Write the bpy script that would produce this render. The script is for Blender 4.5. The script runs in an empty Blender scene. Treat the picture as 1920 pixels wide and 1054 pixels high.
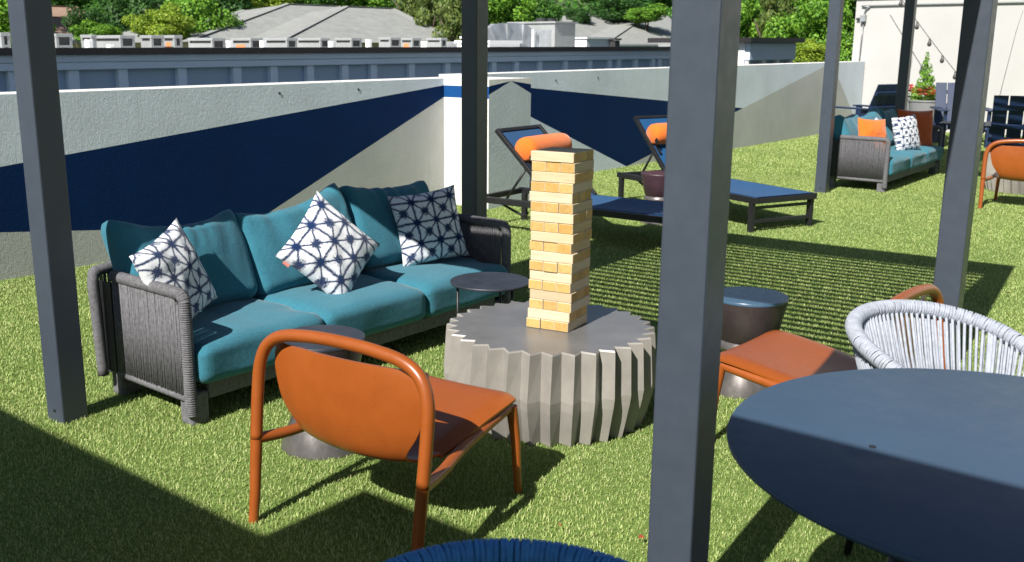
import bpy, bmesh, math, random
import numpy as np
from mathutils import Vector, Matrix, noise

R = math.radians
scene = bpy.context.scene
random.seed(7); rng = np.random.default_rng(7)
C = scene.collection

# ------------------------------------------------------------------ camera
F, CX, CY, HOR, H = 1900.0, 870.0, 527.0, 85.0, 1.5      # focal length / principal point / horizon in photo pixels
PITCH = math.atan((CY-HOR)/F)
ALPHA = math.atan((2540-CX)/math.hypot(F, CY-HOR))       # angle between view and the wall direction (+X)
fw = Vector((math.cos(ALPHA)*math.cos(PITCH), math.sin(ALPHA)*math.cos(PITCH), -math.sin(PITCH)))
rt = Vector((math.sin(ALPHA), -math.cos(ALPHA), 0))
upv = rt.cross(fw)
cam = bpy.data.cameras.new('camera'); camo = bpy.data.objects.new('camera', cam); C.objects.link(camo)
M = Matrix((rt, upv, -fw)).transposed().to_4x4(); M.translation = (0, 0, H); camo.matrix_world = M
cam.sensor_width = 36; cam.lens = F/1920*36; cam.shift_x = (960-CX)/1920
cam.clip_start = .05; cam.clip_end = 4000
cam.dof.use_dof = True; cam.dof.focus_distance = 4.2; cam.dof.aperture_fstop = 7.1
scene.camera = camo

# ------------------------------------------------------------------ light
SUN_EL, SUN_AZ = R(42), R(7.5)                            # shadows run along +X, turned 7.5 degrees to +Y
sd = Vector((math.cos(SUN_AZ)*math.cos(SUN_EL), math.sin(SUN_AZ)*math.cos(SUN_EL), -math.sin(SUN_EL)))
sun = bpy.data.lights.new('sun', 'SUN'); sun.energy = 5.0; sun.angle = R(.45); sun.color = (1, .965, .90)
suno = bpy.data.objects.new('sun', sun); C.objects.link(suno)
suno.rotation_euler = sd.to_track_quat('-Z', 'Y').to_euler(); suno.location = (-20, -3, 20)
w = bpy.data.worlds.new('World'); scene.world = w; w.use_nodes = True
nt = w.node_tree; bg = nt.nodes['Background']
sky = nt.nodes.new('ShaderNodeTexSky'); sky.sky_type = 'NISHITA'; sky.sun_disc = False
sky.sun_elevation = SUN_EL; sky.sun_rotation = math.atan2(-sd.x, -sd.y)
sky.air_density = 1.0; sky.dust_density = .6; sky.ozone_density = 1.5
nt.links.new(sky.outputs[0], bg.inputs[0]); bg.inputs[1].default_value = .052
vs = scene.view_settings
vs.view_transform = 'Standard'; vs.look = 'None'; vs.gamma = 1; vs.use_curve_mapping = False; vs.exposure = .66
try:
    scene.cycles.use_denoising = True
    scene.cycles.max_bounces = 6; scene.cycles.diffuse_bounces = 3
    scene.cycles.transparent_max_bounces = 6
except Exception: pass

def at(px, py, Y=None, X=None, Z=None):
    d = fw + rt*((px-CX)/F) - upv*((py-CY)/F)
    t = Y/d.y if Y is not None else (X/d.x if X is not None else (Z-H)/d.z)
    return Vector((0, 0, H)) + d*t

# ------------------------------------------------------------------ materials
def srgb(r, g, b):
    f = lambda c: (c/255/12.92 if c/255 <= .04045 else ((c/255+.055)/1.055)**2.4)
    return (f(r), f(g), f(b), 1)
MATS = {}
class NT:
    def __init__(s, name):
        m = bpy.data.materials.new(name); m.use_nodes = True; s.m = m; s.t = m.node_tree
        s.b = s.t.nodes['Principled BSDF']; s.out = s.t.nodes['Material Output']
    def n(s, typ, **k):
        x = s.t.nodes.new('ShaderNode'+typ)
        for a, v in k.items(): setattr(x, a, v)
        return x
    def l(s, a, b): s.t.links.new(a, b)
    def math(s, op, a, b=None, clamp=False):
        x = s.n('Math', operation=op); x.use_clamp = clamp
        for i, v in enumerate((a, b)):
            if v is None: continue
            if isinstance(v, (int, float)): x.inputs[i].default_value = v
            else: s.l(v, x.inputs[i])
        return x.outputs[0]
    def noise(s, vec, scale, detail=4, rough=.55, dist=0):
        x = s.n('TexNoise'); x.inputs['Scale'].default_value = scale; x.inputs['Detail'].default_value = detail
        x.inputs['Roughness'].default_value = rough; x.inputs['Distortion'].default_value = dist
        if vec is not None: s.l(vec, x.inputs['Vector'])
        return x.outputs['Fac']
    def coord(s, kind='Object', scale=(1, 1, 1), rot=(0, 0, 0)):
        c = s.n('TexCoord'); mp = s.n('Mapping'); mp.inputs['Scale'].default_value = scale; mp.inputs['Rotation'].default_value = rot
        s.l(c.outputs[kind], mp.inputs['Vector']); return mp.outputs[0]
    def geo(s, scale=(1, 1, 1)):
        c = s.n('NewGeometry'); mp = s.n('Mapping'); mp.inputs['Scale'].default_value = scale
        s.l(c.outputs['Position'], mp.inputs['Vector']); return mp.outputs[0]
    def ramp(s, fac, stops, interp='LINEAR'):
        x = s.n('ValToRGB'); x.color_ramp.interpolation = interp
        e = x.color_ramp.elements
        while len(e) < len(stops): e.new(.5)
        for i, (p, c) in enumerate(stops): e[i].position = p; e[i].color = c if len(c) == 4 else (*c, 1)
        s.l(fac, x.inputs[0]); return x.outputs[0]
    def mix(s, fac, a, b, mode='MIX'):
        x = s.n('Mix', data_type='RGBA', blend_type=mode)
        for i, v in ((0, fac), (6, a), (7, b)):
            if isinstance(v, (int, float)): x.inputs[i].default_value = v
            elif isinstance(v, tuple): x.inputs[i].default_value = v if len(v) == 4 else (*v, 1)
            else: s.l(v, x.inputs[i])
        return x.outputs[2]
    def bump(s, h, strength=.3, dist=.01, prev=None):
        x = s.n('Bump'); x.inputs['Strength'].default_value = strength; x.inputs['Distance'].default_value = dist
        s.l(h, x.inputs['Height'])
        if prev is not None: s.l(prev, x.inputs['Normal'])
        s.l(x.outputs[0], s.b.inputs['Normal']); return x.outputs[0]
    def col(s, v):
        if isinstance(v, tuple): s.b.inputs['Base Color'].default_value = v if len(v) == 4 else (*v, 1)
        else: s.l(v, s.b.inputs['Base Color'])
    def set(s, **k):
        for a, v in k.items():
            n = a.replace('_', ' ')
            for inp in s.b.inputs:
                if inp.name.lower() == n.lower():
                    if isinstance(v, (int, float, tuple)): inp.default_value = v
                    else: s.l(v, inp)
        return s

def painted(name, color, rough=.5, var=.12, scale=6, bstr=.08, bscale=220, spec=.5, metal=0, coords='Object'):
    a = NT(name); v = a.coord(coords)
    f = a.noise(v, scale, 5, .6)
    c = (*color[:3], 1)
    dk = tuple(x*(1-var) for x in c[:3]); lt = tuple(min(1, x*(1+var)) for x in c[:3])
    a.col(a.ramp(f, [(.3, dk), (.7, lt)]))
    f2 = a.noise(v, scale*4, 4, .6)
    rr = a.ramp(f2, [(.3, (rough*.85,)*3), (.7, (min(1, rough*1.15),)*3)])
    a.set(roughness=rr, specular_ior_level=spec, metallic=metal)
    if bstr: a.bump(a.noise(v, bscale, 2), bstr, .002)
    MATS[name] = a.m; return a.m

def plaster(name, color, rough=.8):
    a = NT(name); v = a.geo(); vs_ = a.geo((22, 22, 1.6))
    big = a.noise(v, 1.3, 6, .65); fine = a.noise(v, 34, 7, .78); streak = a.noise(vs_, 7, 4, .6)
    vor = a.n('TexVoronoi'); vor.inputs['Scale'].default_value = 38; a.l(a.geo(), vor.inputs['Vector'])
    blob = a.ramp(vor.outputs['Distance'], [(.0, (1, 1, 1)), (.22, (0, 0, 0))])
    msk = a.ramp(a.noise(v, 2.3, 3), [(.52, (0, 0, 0)), (.66, (1, 1, 1))])
    c = color[:3]
    base = a.mix(a.ramp(big, [(.3, (0, 0, 0)), (.72, (1, 1, 1))]), tuple(x*.86 for x in c), tuple(min(1, x*1.06) for x in c))
    drip = a.ramp(a.noise(a.geo((5, 5, .35)), 3.5, 5, .65), [(.56, (0, 0, 0)), (.75, (1, 1, 1))])
    base = a.mix(a.math('MULTIPLY', drip, .28), base, tuple(x*.62 for x in c))
    a.col(base); a.set(roughness=rough, specular_ior_level=.12)
    h = a.math('ADD', a.math('MULTIPLY', fine, 1.0), a.math('MULTIPLY', streak, .42))
    h = a.math('ADD', h, a.math('MULTIPLY', a.math('MULTIPLY', blob, msk), .5))
    a.bump(h, .6, .012)
    MATS[name] = a.m; return a.m

def fabric(name, color, var=.15, wscale=900, sheen=.25):
    a = NT(name); v = a.coord('Object'); f = a.noise(v, 7, 6, .65); f3 = a.noise(v, 160, 3, .7)
    c = color[:3]
    cc = a.mix(a.ramp(f, [(.3, (0, 0, 0)), (.7, (1, 1, 1))]), tuple(x*(1-var) for x in c), tuple(min(1, x*(1+var)) for x in c))
    cc = a.mix(a.ramp(f3, [(.35, (0, 0, 0)), (.7, (.45, .45, .45))]), cc, tuple(min(1, x*1.7+.025) for x in c))
    cc = a.mix(a.ramp(a.noise(v, 420, 2, .7), [(.38, (.5, .5, .5)), (.6, (0, 0, 0))]), cc, tuple(x*.6 for x in c))
    a.col(cc); a.set(roughness=.95, specular_ior_level=.15, sheen_weight=sheen, sheen_roughness=.5)
    wv = a.n('TexWave'); wv.inputs['Scale'].default_value = wscale/6; a.l(v, wv.inputs['Vector'])
    b1 = a.bump(a.noise(v, 38, 5, .65), .35, .006)
    a.bump(a.math('ADD', a.noise(v, wscale, 1), wv.outputs['Fac']), .18, .0008, b1)
    MATS[name] = a.m; return a.m

def shibori(name, n=3.2, seed=0.0):
    a = NT(name); uv = a.n('TexCoord').outputs['UV']
    nz = a.n('TexNoise'); nz.inputs['Scale'].default_value = 9; a.l(uv, nz.inputs['Vector'])
    mp = a.n('Mapping'); a.l(uv, mp.inputs['Vector'])
    mp.inputs['Scale'].default_value = (n, n, n); mp.inputs['Location'].default_value = (seed, seed*.7, 0)
    dv = a.n('VectorMath', operation='SUBTRACT'); a.l(nz.outputs['Color'], dv.inputs[0]); dv.inputs[1].default_value = (.5, .5, .5)
    dm = a.n('VectorMath', operation='SCALE'); a.l(dv.outputs[0], dm.inputs[0]); dm.inputs['Scale'].default_value = .12
    ad = a.n('VectorMath', operation='ADD'); a.l(mp.outputs[0], ad.inputs[0]); a.l(dm.outputs[0], ad.inputs[1])
    sp = a.n('SeparateXYZ'); a.l(ad.outputs[0], sp.inputs[0]); u, v = sp.outputs[0], sp.outputs[1]
    tri = lambda x: a.math('ABSOLUTE', a.math('SUBTRACT', a.math('FRACT', x), .5))      # .5 on lines at integers
    du, dv_ = tri(u), tri(v); dp, dq = tri(a.math('ADD', u, v)), tri(a.math('SUBTRACT', u, v))
    ln = a.math('MAXIMUM', a.math('MAXIMUM', du, dv_), a.math('MAXIMUM', dp, dq))
    nn = a.noise(uv, 34, 4, .7); n2 = a.noise(uv, 120, 2, .7)
    thr = a.math('ADD', a.math('MULTIPLY', nn, .13), .355)
    line = a.math('MULTIPLY', a.math('SUBTRACT', ln, thr), 15, True)
    # dyed blots at alternating lattice points
    uh, vh = a.math('ADD', u, .5), a.math('ADD', v, 0.0)
    ru = a.math('SUBTRACT', a.math('FRACT', uh), .5); rv = a.math('SUBTRACT', a.math('FRACT', a.math('ADD', vh, .5)), .5)
    r1 = a.math('SQRT', a.math('ADD', a.math('MULTIPLY', ru, ru), a.math('MULTIPLY', rv, rv)))
    ru2 = a.math('SUBTRACT', a.math('FRACT', u), .5)
    rv2 = a.math('SUBTRACT', a.math('FRACT', v), .5)
    r2 = a.math('SQRT', a.math('ADD', a.math('MULTIPLY', ru2, ru2), a.math('MULTIPLY', rv2, rv2)))
    lim = a.math('ADD', a.math('MULTIPLY', nn, .50), .0)
    blot = a.math('MULTIPLY', a.math('SUBTRACT', lim, r2), 9, True)
    star = a.math('MULTIPLY', a.math('SUBTRACT', a.math('MULTIPLY', nn, .46), r1), 10, True)
    ink = a.math('MAXIMUM', line, a.math('MAXIMUM', a.math('MULTIPLY', blot, a.math('ADD', .62, a.math('MULTIPLY', n2, .7))), star), True)
    ink = a.math('MULTIPLY', ink, a.math('ADD', .82, a.math('MULTIPLY', n2, .4)), True)
    a.col(a.mix(ink, (.74, .75, .78), (.004, .022, .085)))
    a.set(roughness=.95, specular_ior_level=.15, sheen_weight=.2)
    ob = a.coord('Object'); b1 = a.bump(a.noise(ob, 28, 4, .6), .3, .006); a.bump(a.noise(ob, 700, 1), .2, .001, b1)
    MATS[name] = a.m; return a.m

def wood(name, c1, c2, c3, end=False):
    a = NT(name); oi = a.n('ObjectInfo'); v = a.coord('Object')
    off = a.n('VectorMath', operation='SCALE'); cmb = a.n('CombineXYZ')
    a.l(oi.outputs['Random'], cmb.inputs[0]); a.l(oi.outputs['Random'], cmb.inputs[1]); a.l(oi.outputs['Random'], cmb.inputs[2])
    a.l(cmb.outputs[0], off.inputs[0]); off.inputs['Scale'].default_value = 37
    ad = a.n('VectorMath', operation='ADD'); a.l(v, ad.inputs[0]); a.l(off.outputs[0], ad.inputs[1])
    mp = a.n('Mapping'); a.l(ad.outputs[0], mp.inputs['Vector'])
    mp.inputs['Scale'].default_value = (.6, 14, 14) if not end else (9, 9, 9)
    f = a.noise(mp.outputs[0], 6 if not end else 5, 5, .6, 1.2)
    c = a.ramp(f, [(.25, c1), (.5, c2), (.8, c3)])
    k = a.ramp(oi.outputs['Random'], [(0, (.80, .78, .72)), (.35, (1, .97, .92)), (.7, (1, 1, 1)), (1, (.92, .82, .66))])
    a.col(a.mix(1.0, c, k, 'MULTIPLY')); a.set(roughness=.62, specular_ior_level=.3)
    a.bump(f, .12, .001)
    MATS[name] = a.m; return a.m

painted('charcoal_paint', srgb(61, 68, 79), .42, .07, 5, .06, 260)
painted('dark_metal', (.012, .012, .014), .45, .2, 8, .05)
painted('black_coping', (.012, .010, .012), .5, .2, 3, .05)
plaster('wall_light', (.66, .715, .80)); plaster('wall_navy', (.001, .020, .088), .85); plaster('wall_greige', (.50, .50, .49)); plaster('wall_white', (.80, .78, .74))
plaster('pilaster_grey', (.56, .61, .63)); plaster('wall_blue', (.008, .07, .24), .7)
painted('stucco_white', (.45, .44, .43), .85, .04, 1.2, .25, 60, .2)
fabric('teal', (.031, .155, .212), .16, 900, .15)
fabric('navy_sling', (.003, .060, .165), .12, 1200, .1)
fabric('orange_fabric', (.78, .155, .018), .1)
fabric('rust_fabric', (.44, .075, .016), .1)
shibori('shibori_a', 3.3, .15); shibori('shibori_b', 3.0, .42); shibori('shibori_c', 4.2, .3)
painted('rope_grey', (.135, .132, .142), .85, .3, 60, .4, 500, .2)
painted('rope_light', (.34, .365, .42), .75, .18, 60, .35, 500, .25)
painted('rope_blue', (.07, .25, .55), .75, .2, 60, .35, 500, .25)
painted('orange_plastic', (.285, .070, .012), .31, .07, 9, 0, 420, .6)
painted('drum_cement', (.262, .243, .220), .34, .22, 4, .12, 90, .5)
painted('drum_top', (.150, .146, .146), .33, .2, 4, .10, 90, .5)
painted('stool_dark', (.045, .034, .034), .42, .3, 9, .08, 120, .5)
painted('stool_silver', (.17, .155, .15), .34, .3, 9, .06, 120, .5, .55)
painted('slate_top', (.030, .036, .048), .5, .35, 7, .15, 160, .4)
painted('stool_blue_top', (.05, .10, .16), .3, .15, 7, .05, 160, .7)
painted('table_slate', (.046, .082, .135), .48, .06, 5, .05, 300, .45)
painted('plum', (.05, .025, .035), .45, .2, 9, .05)
painted('adirondack_blue', (.008, .022, .065), .5, .15, 8, .1)
painted('siding_blue', (.36, .46, .60), .6, .05, 2, .05)
painted('siding_trim', (.62, .72, .86), .55, .05, 2, .05)
painted('siding_white', (.78, .78, .78), .5, .04, 2, .03)
painted('ac_grey', (.30, .31, .31), .5, .1, 4, .05)
painted('ac_dark', (.035, .035, .037), .6, .2, 6, 0)
painted('label_orange', (.8, .25, .1), .6, .05, 3, 0)
painted('roof_membrane', (.78, .78, .77), .7, .06, 1, .05, 20)
painted('galvanized', (.42, .44, .46), .4, .2, 3, .05, 60, .5, .5)
painted('planter_grey', (.22, .22, .23), .7, .1, 5, .1, 60)
painted('beige_wall', (.62, .53, .43), .8, .08, .6, .05, 10)
painted('glass_dark', (.03, .035, .045), .15, .2, .5, 0)
painted('conduit', (.25, .26, .27), .4, .1, 8, 0, 60, .5, .5)
painted('trunk', (.10, .075, .055), .9, .3, 3, .5, 20)
painted('bulb', (.06, .055, .05), .3, .2, 8, 0)
painted('tag_pink', (.7, .25, .2), .8, .1, 20, 0)
painted('leaf_dry', (.45, .1, .04), .8, .3, 40, 0)
painted('soil', (.05, .035, .025), .95, .3, 20, .4, 60)
for nme, cc in (('flower_red', (.75, .08, .05)), ('flower_yellow', (.85, .55, .03)), ('flower_coral', (.85, .25, .15))): painted(nme, cc, .7, .2, 30, 0)
wood('pine_side', (.50, .39, .25), (.61, .50, .345), (.66, .56, .41)); wood('pine_end', (.46, .27, .085), (.56, .36, .13), (.62, .43, .19), True)

def shingle(name, color):
    a = NT(name); v = a.coord('Object'); br = a.n('TexBrick'); a.l(a.coord('Object', (1, 1, 1)), br.inputs['Vector'])
    br.inputs['Scale'].default_value = 1.6; br.inputs['Mortar Size'].default_value = .012; br.inputs['Row Height'].default_value = .35
    c = color
    br.inputs['Color1'].default_value = (*[x*1.1 for x in c], 1); br.inputs['Color2'].default_value = (*[x*.85 for x in c], 1); br.inputs['Mortar'].default_value = (*[x*.6 for x in c], 1)
    f = a.noise(v, 1.2, 6, .7); a.col(a.mix(.5, br.outputs['Color'], a.ramp(f, [(.3, tuple(x*.75 for x in c)), (.7, tuple(x*1.2 for x in c))])))
    a.set(roughness=.9, specular_ior_level=.2); MATS[name] = a.m
shingle('shingle_grey', (.30, .305, .29)); shingle('shingle_brown', (.33, .22, .16))

def grassmat(name, stops, trans=.25):
    a = NT(name); g = a.n('NewGeometry'); c = a.ramp(g.outputs['Random Per Island'], stops)
    pn = a.noise(a.geo(), .9, 4, .6)
    c = a.mix(1.0, c, a.ramp(pn, [(.3, (.84, .86, .8)), (.7, (1.1, 1.08, 1.0))]), 'MULTIPLY')
    a.col(c); a.set(roughness=.55, specular_ior_level=.35)
    tr = a.n('BsdfTranslucent'); a.l(c, tr.inputs['Color']); mx = a.n('MixShader'); mx.inputs[0].default_value = trans
    a.l(a.b.outputs[0], mx.inputs[1]); a.l(tr.outputs[0], mx.inputs[2]); a.l(mx.outputs[0], a.out.inputs['Surface']); MATS[name] = a.m
grassmat('turf_blade', [(0, (.200, .300, .085)), (.3, (.285, .385, .115)), (.7, (.400, .475, .165)), (.92, (.50, .55, .25)), (1, (.52, .50, .28))], .2)
for nm, st in (('leaf_mid', [(0, (0.031, 0.104, 0.017)), (.5, (0.070, 0.200, 0.028)), (1, (0.148, 0.313, 0.043))]),
               ('leaf_bright', [(0, (0.061, 0.166, 0.017)), (.5, (0.148, 0.330, 0.031)), (1, (0.278, 0.487, 0.061))]),
               ('leaf_dark', [(0, (0.017, 0.062, 0.017)), (.5, (0.042, 0.122, 0.026)), (1, (0.078, 0.182, 0.035))]),
               ('leaf_olive', [(0, (0.061, 0.104, 0.024)), (.5, (0.131, 0.192, 0.043)), (1, (0.227, 0.278, 0.070))]),
               ('leaf_yellow', [(0, (0.122, 0.209, 0.020)), (.5, (0.260, 0.383, 0.035)), (1, (0.418, 0.522, 0.070))])):
    grassmat(nm, st, .3)
a = NT('turf_base'); v = a.geo(); a.col(a.ramp(a.noise(v, 90, 4, .7), [(.3, (.09, .16, .035)), (.7, (.22, .30, .08))])); a.set(roughness=.95, specular_ior_level=.1); a.bump(a.noise(v, 160, 3), .8, .01); MATS['turf_base'] = a.m
a = NT('earth'); v = a.geo(); a.col(a.ramp(a.noise(v, .06, 5, .6), [(.35, (.035, .07, .018)), (.65, (.07, .11, .03))])); a.set(roughness=1); MATS['earth'] = a.m

# ------------------------------------------------------------------ mesh helpers
class MB:
    def __init__(s): s.v = []; s.f = []; s.mi = []; s.uv = {}
    def add(s, vs_, fs, mi=0):
        o = len(s.v); s.v += [tuple(p) for p in vs_]; s.f += [tuple(i+o for i in f) for f in fs]; s.mi += [mi]*len(fs); return s
    def box(s, a, b, mi=0, mat=None):
        (x0, y0, z0), (x1, y1, z1) = a, b
        vs_ = [Vector(p) for p in ((x0, y0, z0), (x1, y0, z0), (x1, y1, z0), (x0, y1, z0), (x0, y0, z1), (x1, y0, z1), (x1, y1, z1), (x0, y1, z1))]
        if mat is not None: vs_ = [mat @ p for p in vs_]
        return s.add(vs_, [(0, 3, 2, 1), (4, 5, 6, 7), (0, 1, 5, 4), (1, 2, 6, 5), (2, 3, 7, 6), (3, 0, 4, 7)], mi)
    def bar(s, p, q, w, h=None, mi=0, upd=(0, 0, 1)):
        p, q = Vector(p), Vector(q); d = (q-p).normalized(); u = Vector(upd)
        if abs(d.dot(u)) > .98: u = Vector((1, 0, 0))
        r = d.cross(u).normalized(); u = r.cross(d); h = h or w
        vs_ = [c + r*(sx*w/2) + u*(sy*h/2) for c in (p, q) for sx, sy in ((-1, -1), (1, -1), (1, 1), (-1, 1))]
        return s.add(vs_, [(0, 1, 2, 3)[::-1], (4, 5, 6, 7), (0, 1, 5, 4), (1, 2, 6, 5), (2, 3, 7, 6), (3, 0, 4, 7)], mi)
    def tube(s, pts, rad, n=10, mi=0, closed=False, flat=1.0, cap=True, ref=(0, 0, 1)):
        pts = [Vector(p) for p in pts]; m = len(pts)
        rads = rad if isinstance(rad, (list, tuple)) else [rad]*m
        tang = []
        for i in range(m):
            a_, b_ = (pts[(i-1) % m], pts[(i+1) % m]) if closed else (pts[max(i-1, 0)], pts[min(i+1, m-1)])
            tang.append((b_-a_).normalized())
        u = Vector(ref); u = u - tang[0]*u.dot(tang[0])
        if u.length < .01: u = Vector((1, 0, 0)); u = u - tang[0]*u.dot(tang[0])
        u.normalize(); vs_ = []
        for i in range(m):
            u = (u - tang[i]*u.dot(tang[i])).normalized(); r = tang[i].cross(u)
            for k in range(n):
                t = 2*math.pi*k/n; vs_.append(pts[i] + (r*math.cos(t) + u*(math.sin(t)*flat))*rads[i])
        fs = []
        for i in range(m if closed else m-1):
            j = (i+1) % m
            for k in range(n): fs.append((i*n+k, i*n+(k+1) % n, j*n+(k+1) % n, j*n+k))
        if cap and not closed: fs += [tuple(range(n))[::-1], tuple(range((m-1)*n, m*n))]
        return s.add(vs_, fs, mi)
    def lathe(s, prof, n=40, mi=0, c=(0, 0, 0)):
        vs_ = []; 
        for r, z in prof:
            for k in range(n):
                t = 2*math.pi*k/n; vs_.append((c[0]+r*math.cos(t), c[1]+r*math.sin(t), c[2]+z))
        fs = []
        for i in range(len(prof)-1):
            for k in range(n): fs.append((i*n+k, (i+1)*n+k, (i+1)*n+(k+1) % n, i*n+(k+1) % n))
        if prof[0][0] > 1e-4: fs.append(tuple(range(n)))
        if prof[-1][0] > 1e-4: fs.append(tuple(range((len(prof)-1)*n, len(prof)*n))[::-1])
        return s.add(vs_, fs, mi)
    def mesh(s, name, mats, smooth=False, angle=None):
        me = bpy.data.meshes.new(name); me.from_pydata(s.v, [], s.f)
        for m in ([mats] if isinstance(mats, str) else mats): me.materials.append(MATS[m])
        me.polygons.foreach_set('material_index', s.mi)
        bm = bmesh.new(); bm.from_mesh(me); bmesh.ops.remove_doubles(bm, verts=bm.verts, dist=1e-5); bmesh.ops.recalc_face_normals(bm, faces=bm.faces); bm.to_mesh(me); bm.free()
        if smooth:
            me.polygons.foreach_set('use_smooth', [True]*len(me.polygons))
            if angle:
                try: me.set_sharp_from_angle(angle=R(angle))
                except Exception: pass
        return me
    def build(s, name, mats, parent=None, smooth=False, angle=None, bevel=0, segs=2):
        me = s.mesh(name, mats, smooth, angle)
        return link(name, me, parent, bevel, segs)
def link(name, me, parent=None, bevel=0, segs=2):
    o = bpy.data.objects.new(name, me); C.objects.link(o)
    if parent is not None: o.parent = parent
    if bevel:
        b = o.modifiers.new('bevel', 'BEVEL'); b.width = bevel; b.segments = segs; b.limit_method = 'ANGLE'; b.angle_limit = R(40)
        b.harden_normals = False
    return o
def tag(o, label=None, cat=None, group=None, kind=None):
    if label: o['label'] = label
    if cat: o['category'] = cat
    if group: o['group'] = group
    if kind: o['kind'] = kind
    return o
def thing(name, loc, rz, label, cat, group=None):
    o = bpy.data.objects.new(name, None); C.objects.link(o); o.location = loc; o.rotation_euler = (0, 0, rz); o.empty_display_size = .1
    return tag(o, label, cat, group)
def copy_tree(o, parent=None):
    c = o.copy(); C.objects.link(c); c.parent = parent
    for ch in list(o.children): copy_tree(ch, c)
    return c
def dup(o, loc, rz, label, group=None, scale=None):
    c = copy_tree(o); c.location = loc; c.rotation_euler = (0, 0, rz); c['label'] = label
    if group: c['group'] = group
    if scale: c.scale = scale
    return c
def catmull(pts, n=8, closed=False):
    P = [Vector(p) for p in pts]; out = []; m = len(P)
    for i in range(m if closed else m-1):
        p0, p1, p2, p3 = (P[(i-1) % m], P[i], P[(i+1) % m], P[(i+2) % m]) if closed else (P[max(i-1, 0)], P[i], P[i+1], P[min(i+2, m-1)])
        for k in range(n):
            t = k/n; out.append(.5*((2*p1)+(p2-p0)*t+(2*p0-5*p1+4*p2-p3)*t*t+(3*p1-p0-3*p2+p3)*t**3))
    if not closed: out.append(P[-1])
    return out

# ================================================================== SETTING
m = MB(); m.add([(-1500, -1500, -9), (2500, -1500, -9), (2500, 2500, -9), (-1500, 2500, -9)], [(0, 1, 2, 3)])
tag(m.build('ground', 'earth'), kind='structure')
m = MB(); m.box((-9, -14, -9), (19.3, 6.9, -.004)); tag(m.build('roof_terrace', 'stucco_white'), kind='structure')
m = MB(); m.add([(-9, -14, 0), (19.28, -14, 0), (19.28, 6.84, 0), (-9, 6.84, 0)], [(0, 1, 2, 3)])
tag(m.build('turf_ground', 'turf_base'), kind='structure')
# hills behind the trees
m = MB(); nx = 40
hv = []; 
for i in range(nx+1):
    t = i/nx; ang = ALPHA + R(38) - t*R(76)
    for d_, zz in ((115, -9), (150, 2), (210, 14), (320, 26), (520, 34)):
        d2 = d_*(1+.05*math.sin(i*1.7)); hv.append((math.cos(ang)*d2, math.sin(ang)*d2, zz+2.5*math.sin(i*.9+d_)))
hf = [(i*5+k, (i+1)*5+k, (i+1)*5+k+1, i*5+k+1) for i in range(nx) for k in range(4)]
m.add(hv, hf); tag(m.build('hills', 'earth', smooth=True), kind='structure')

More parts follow.
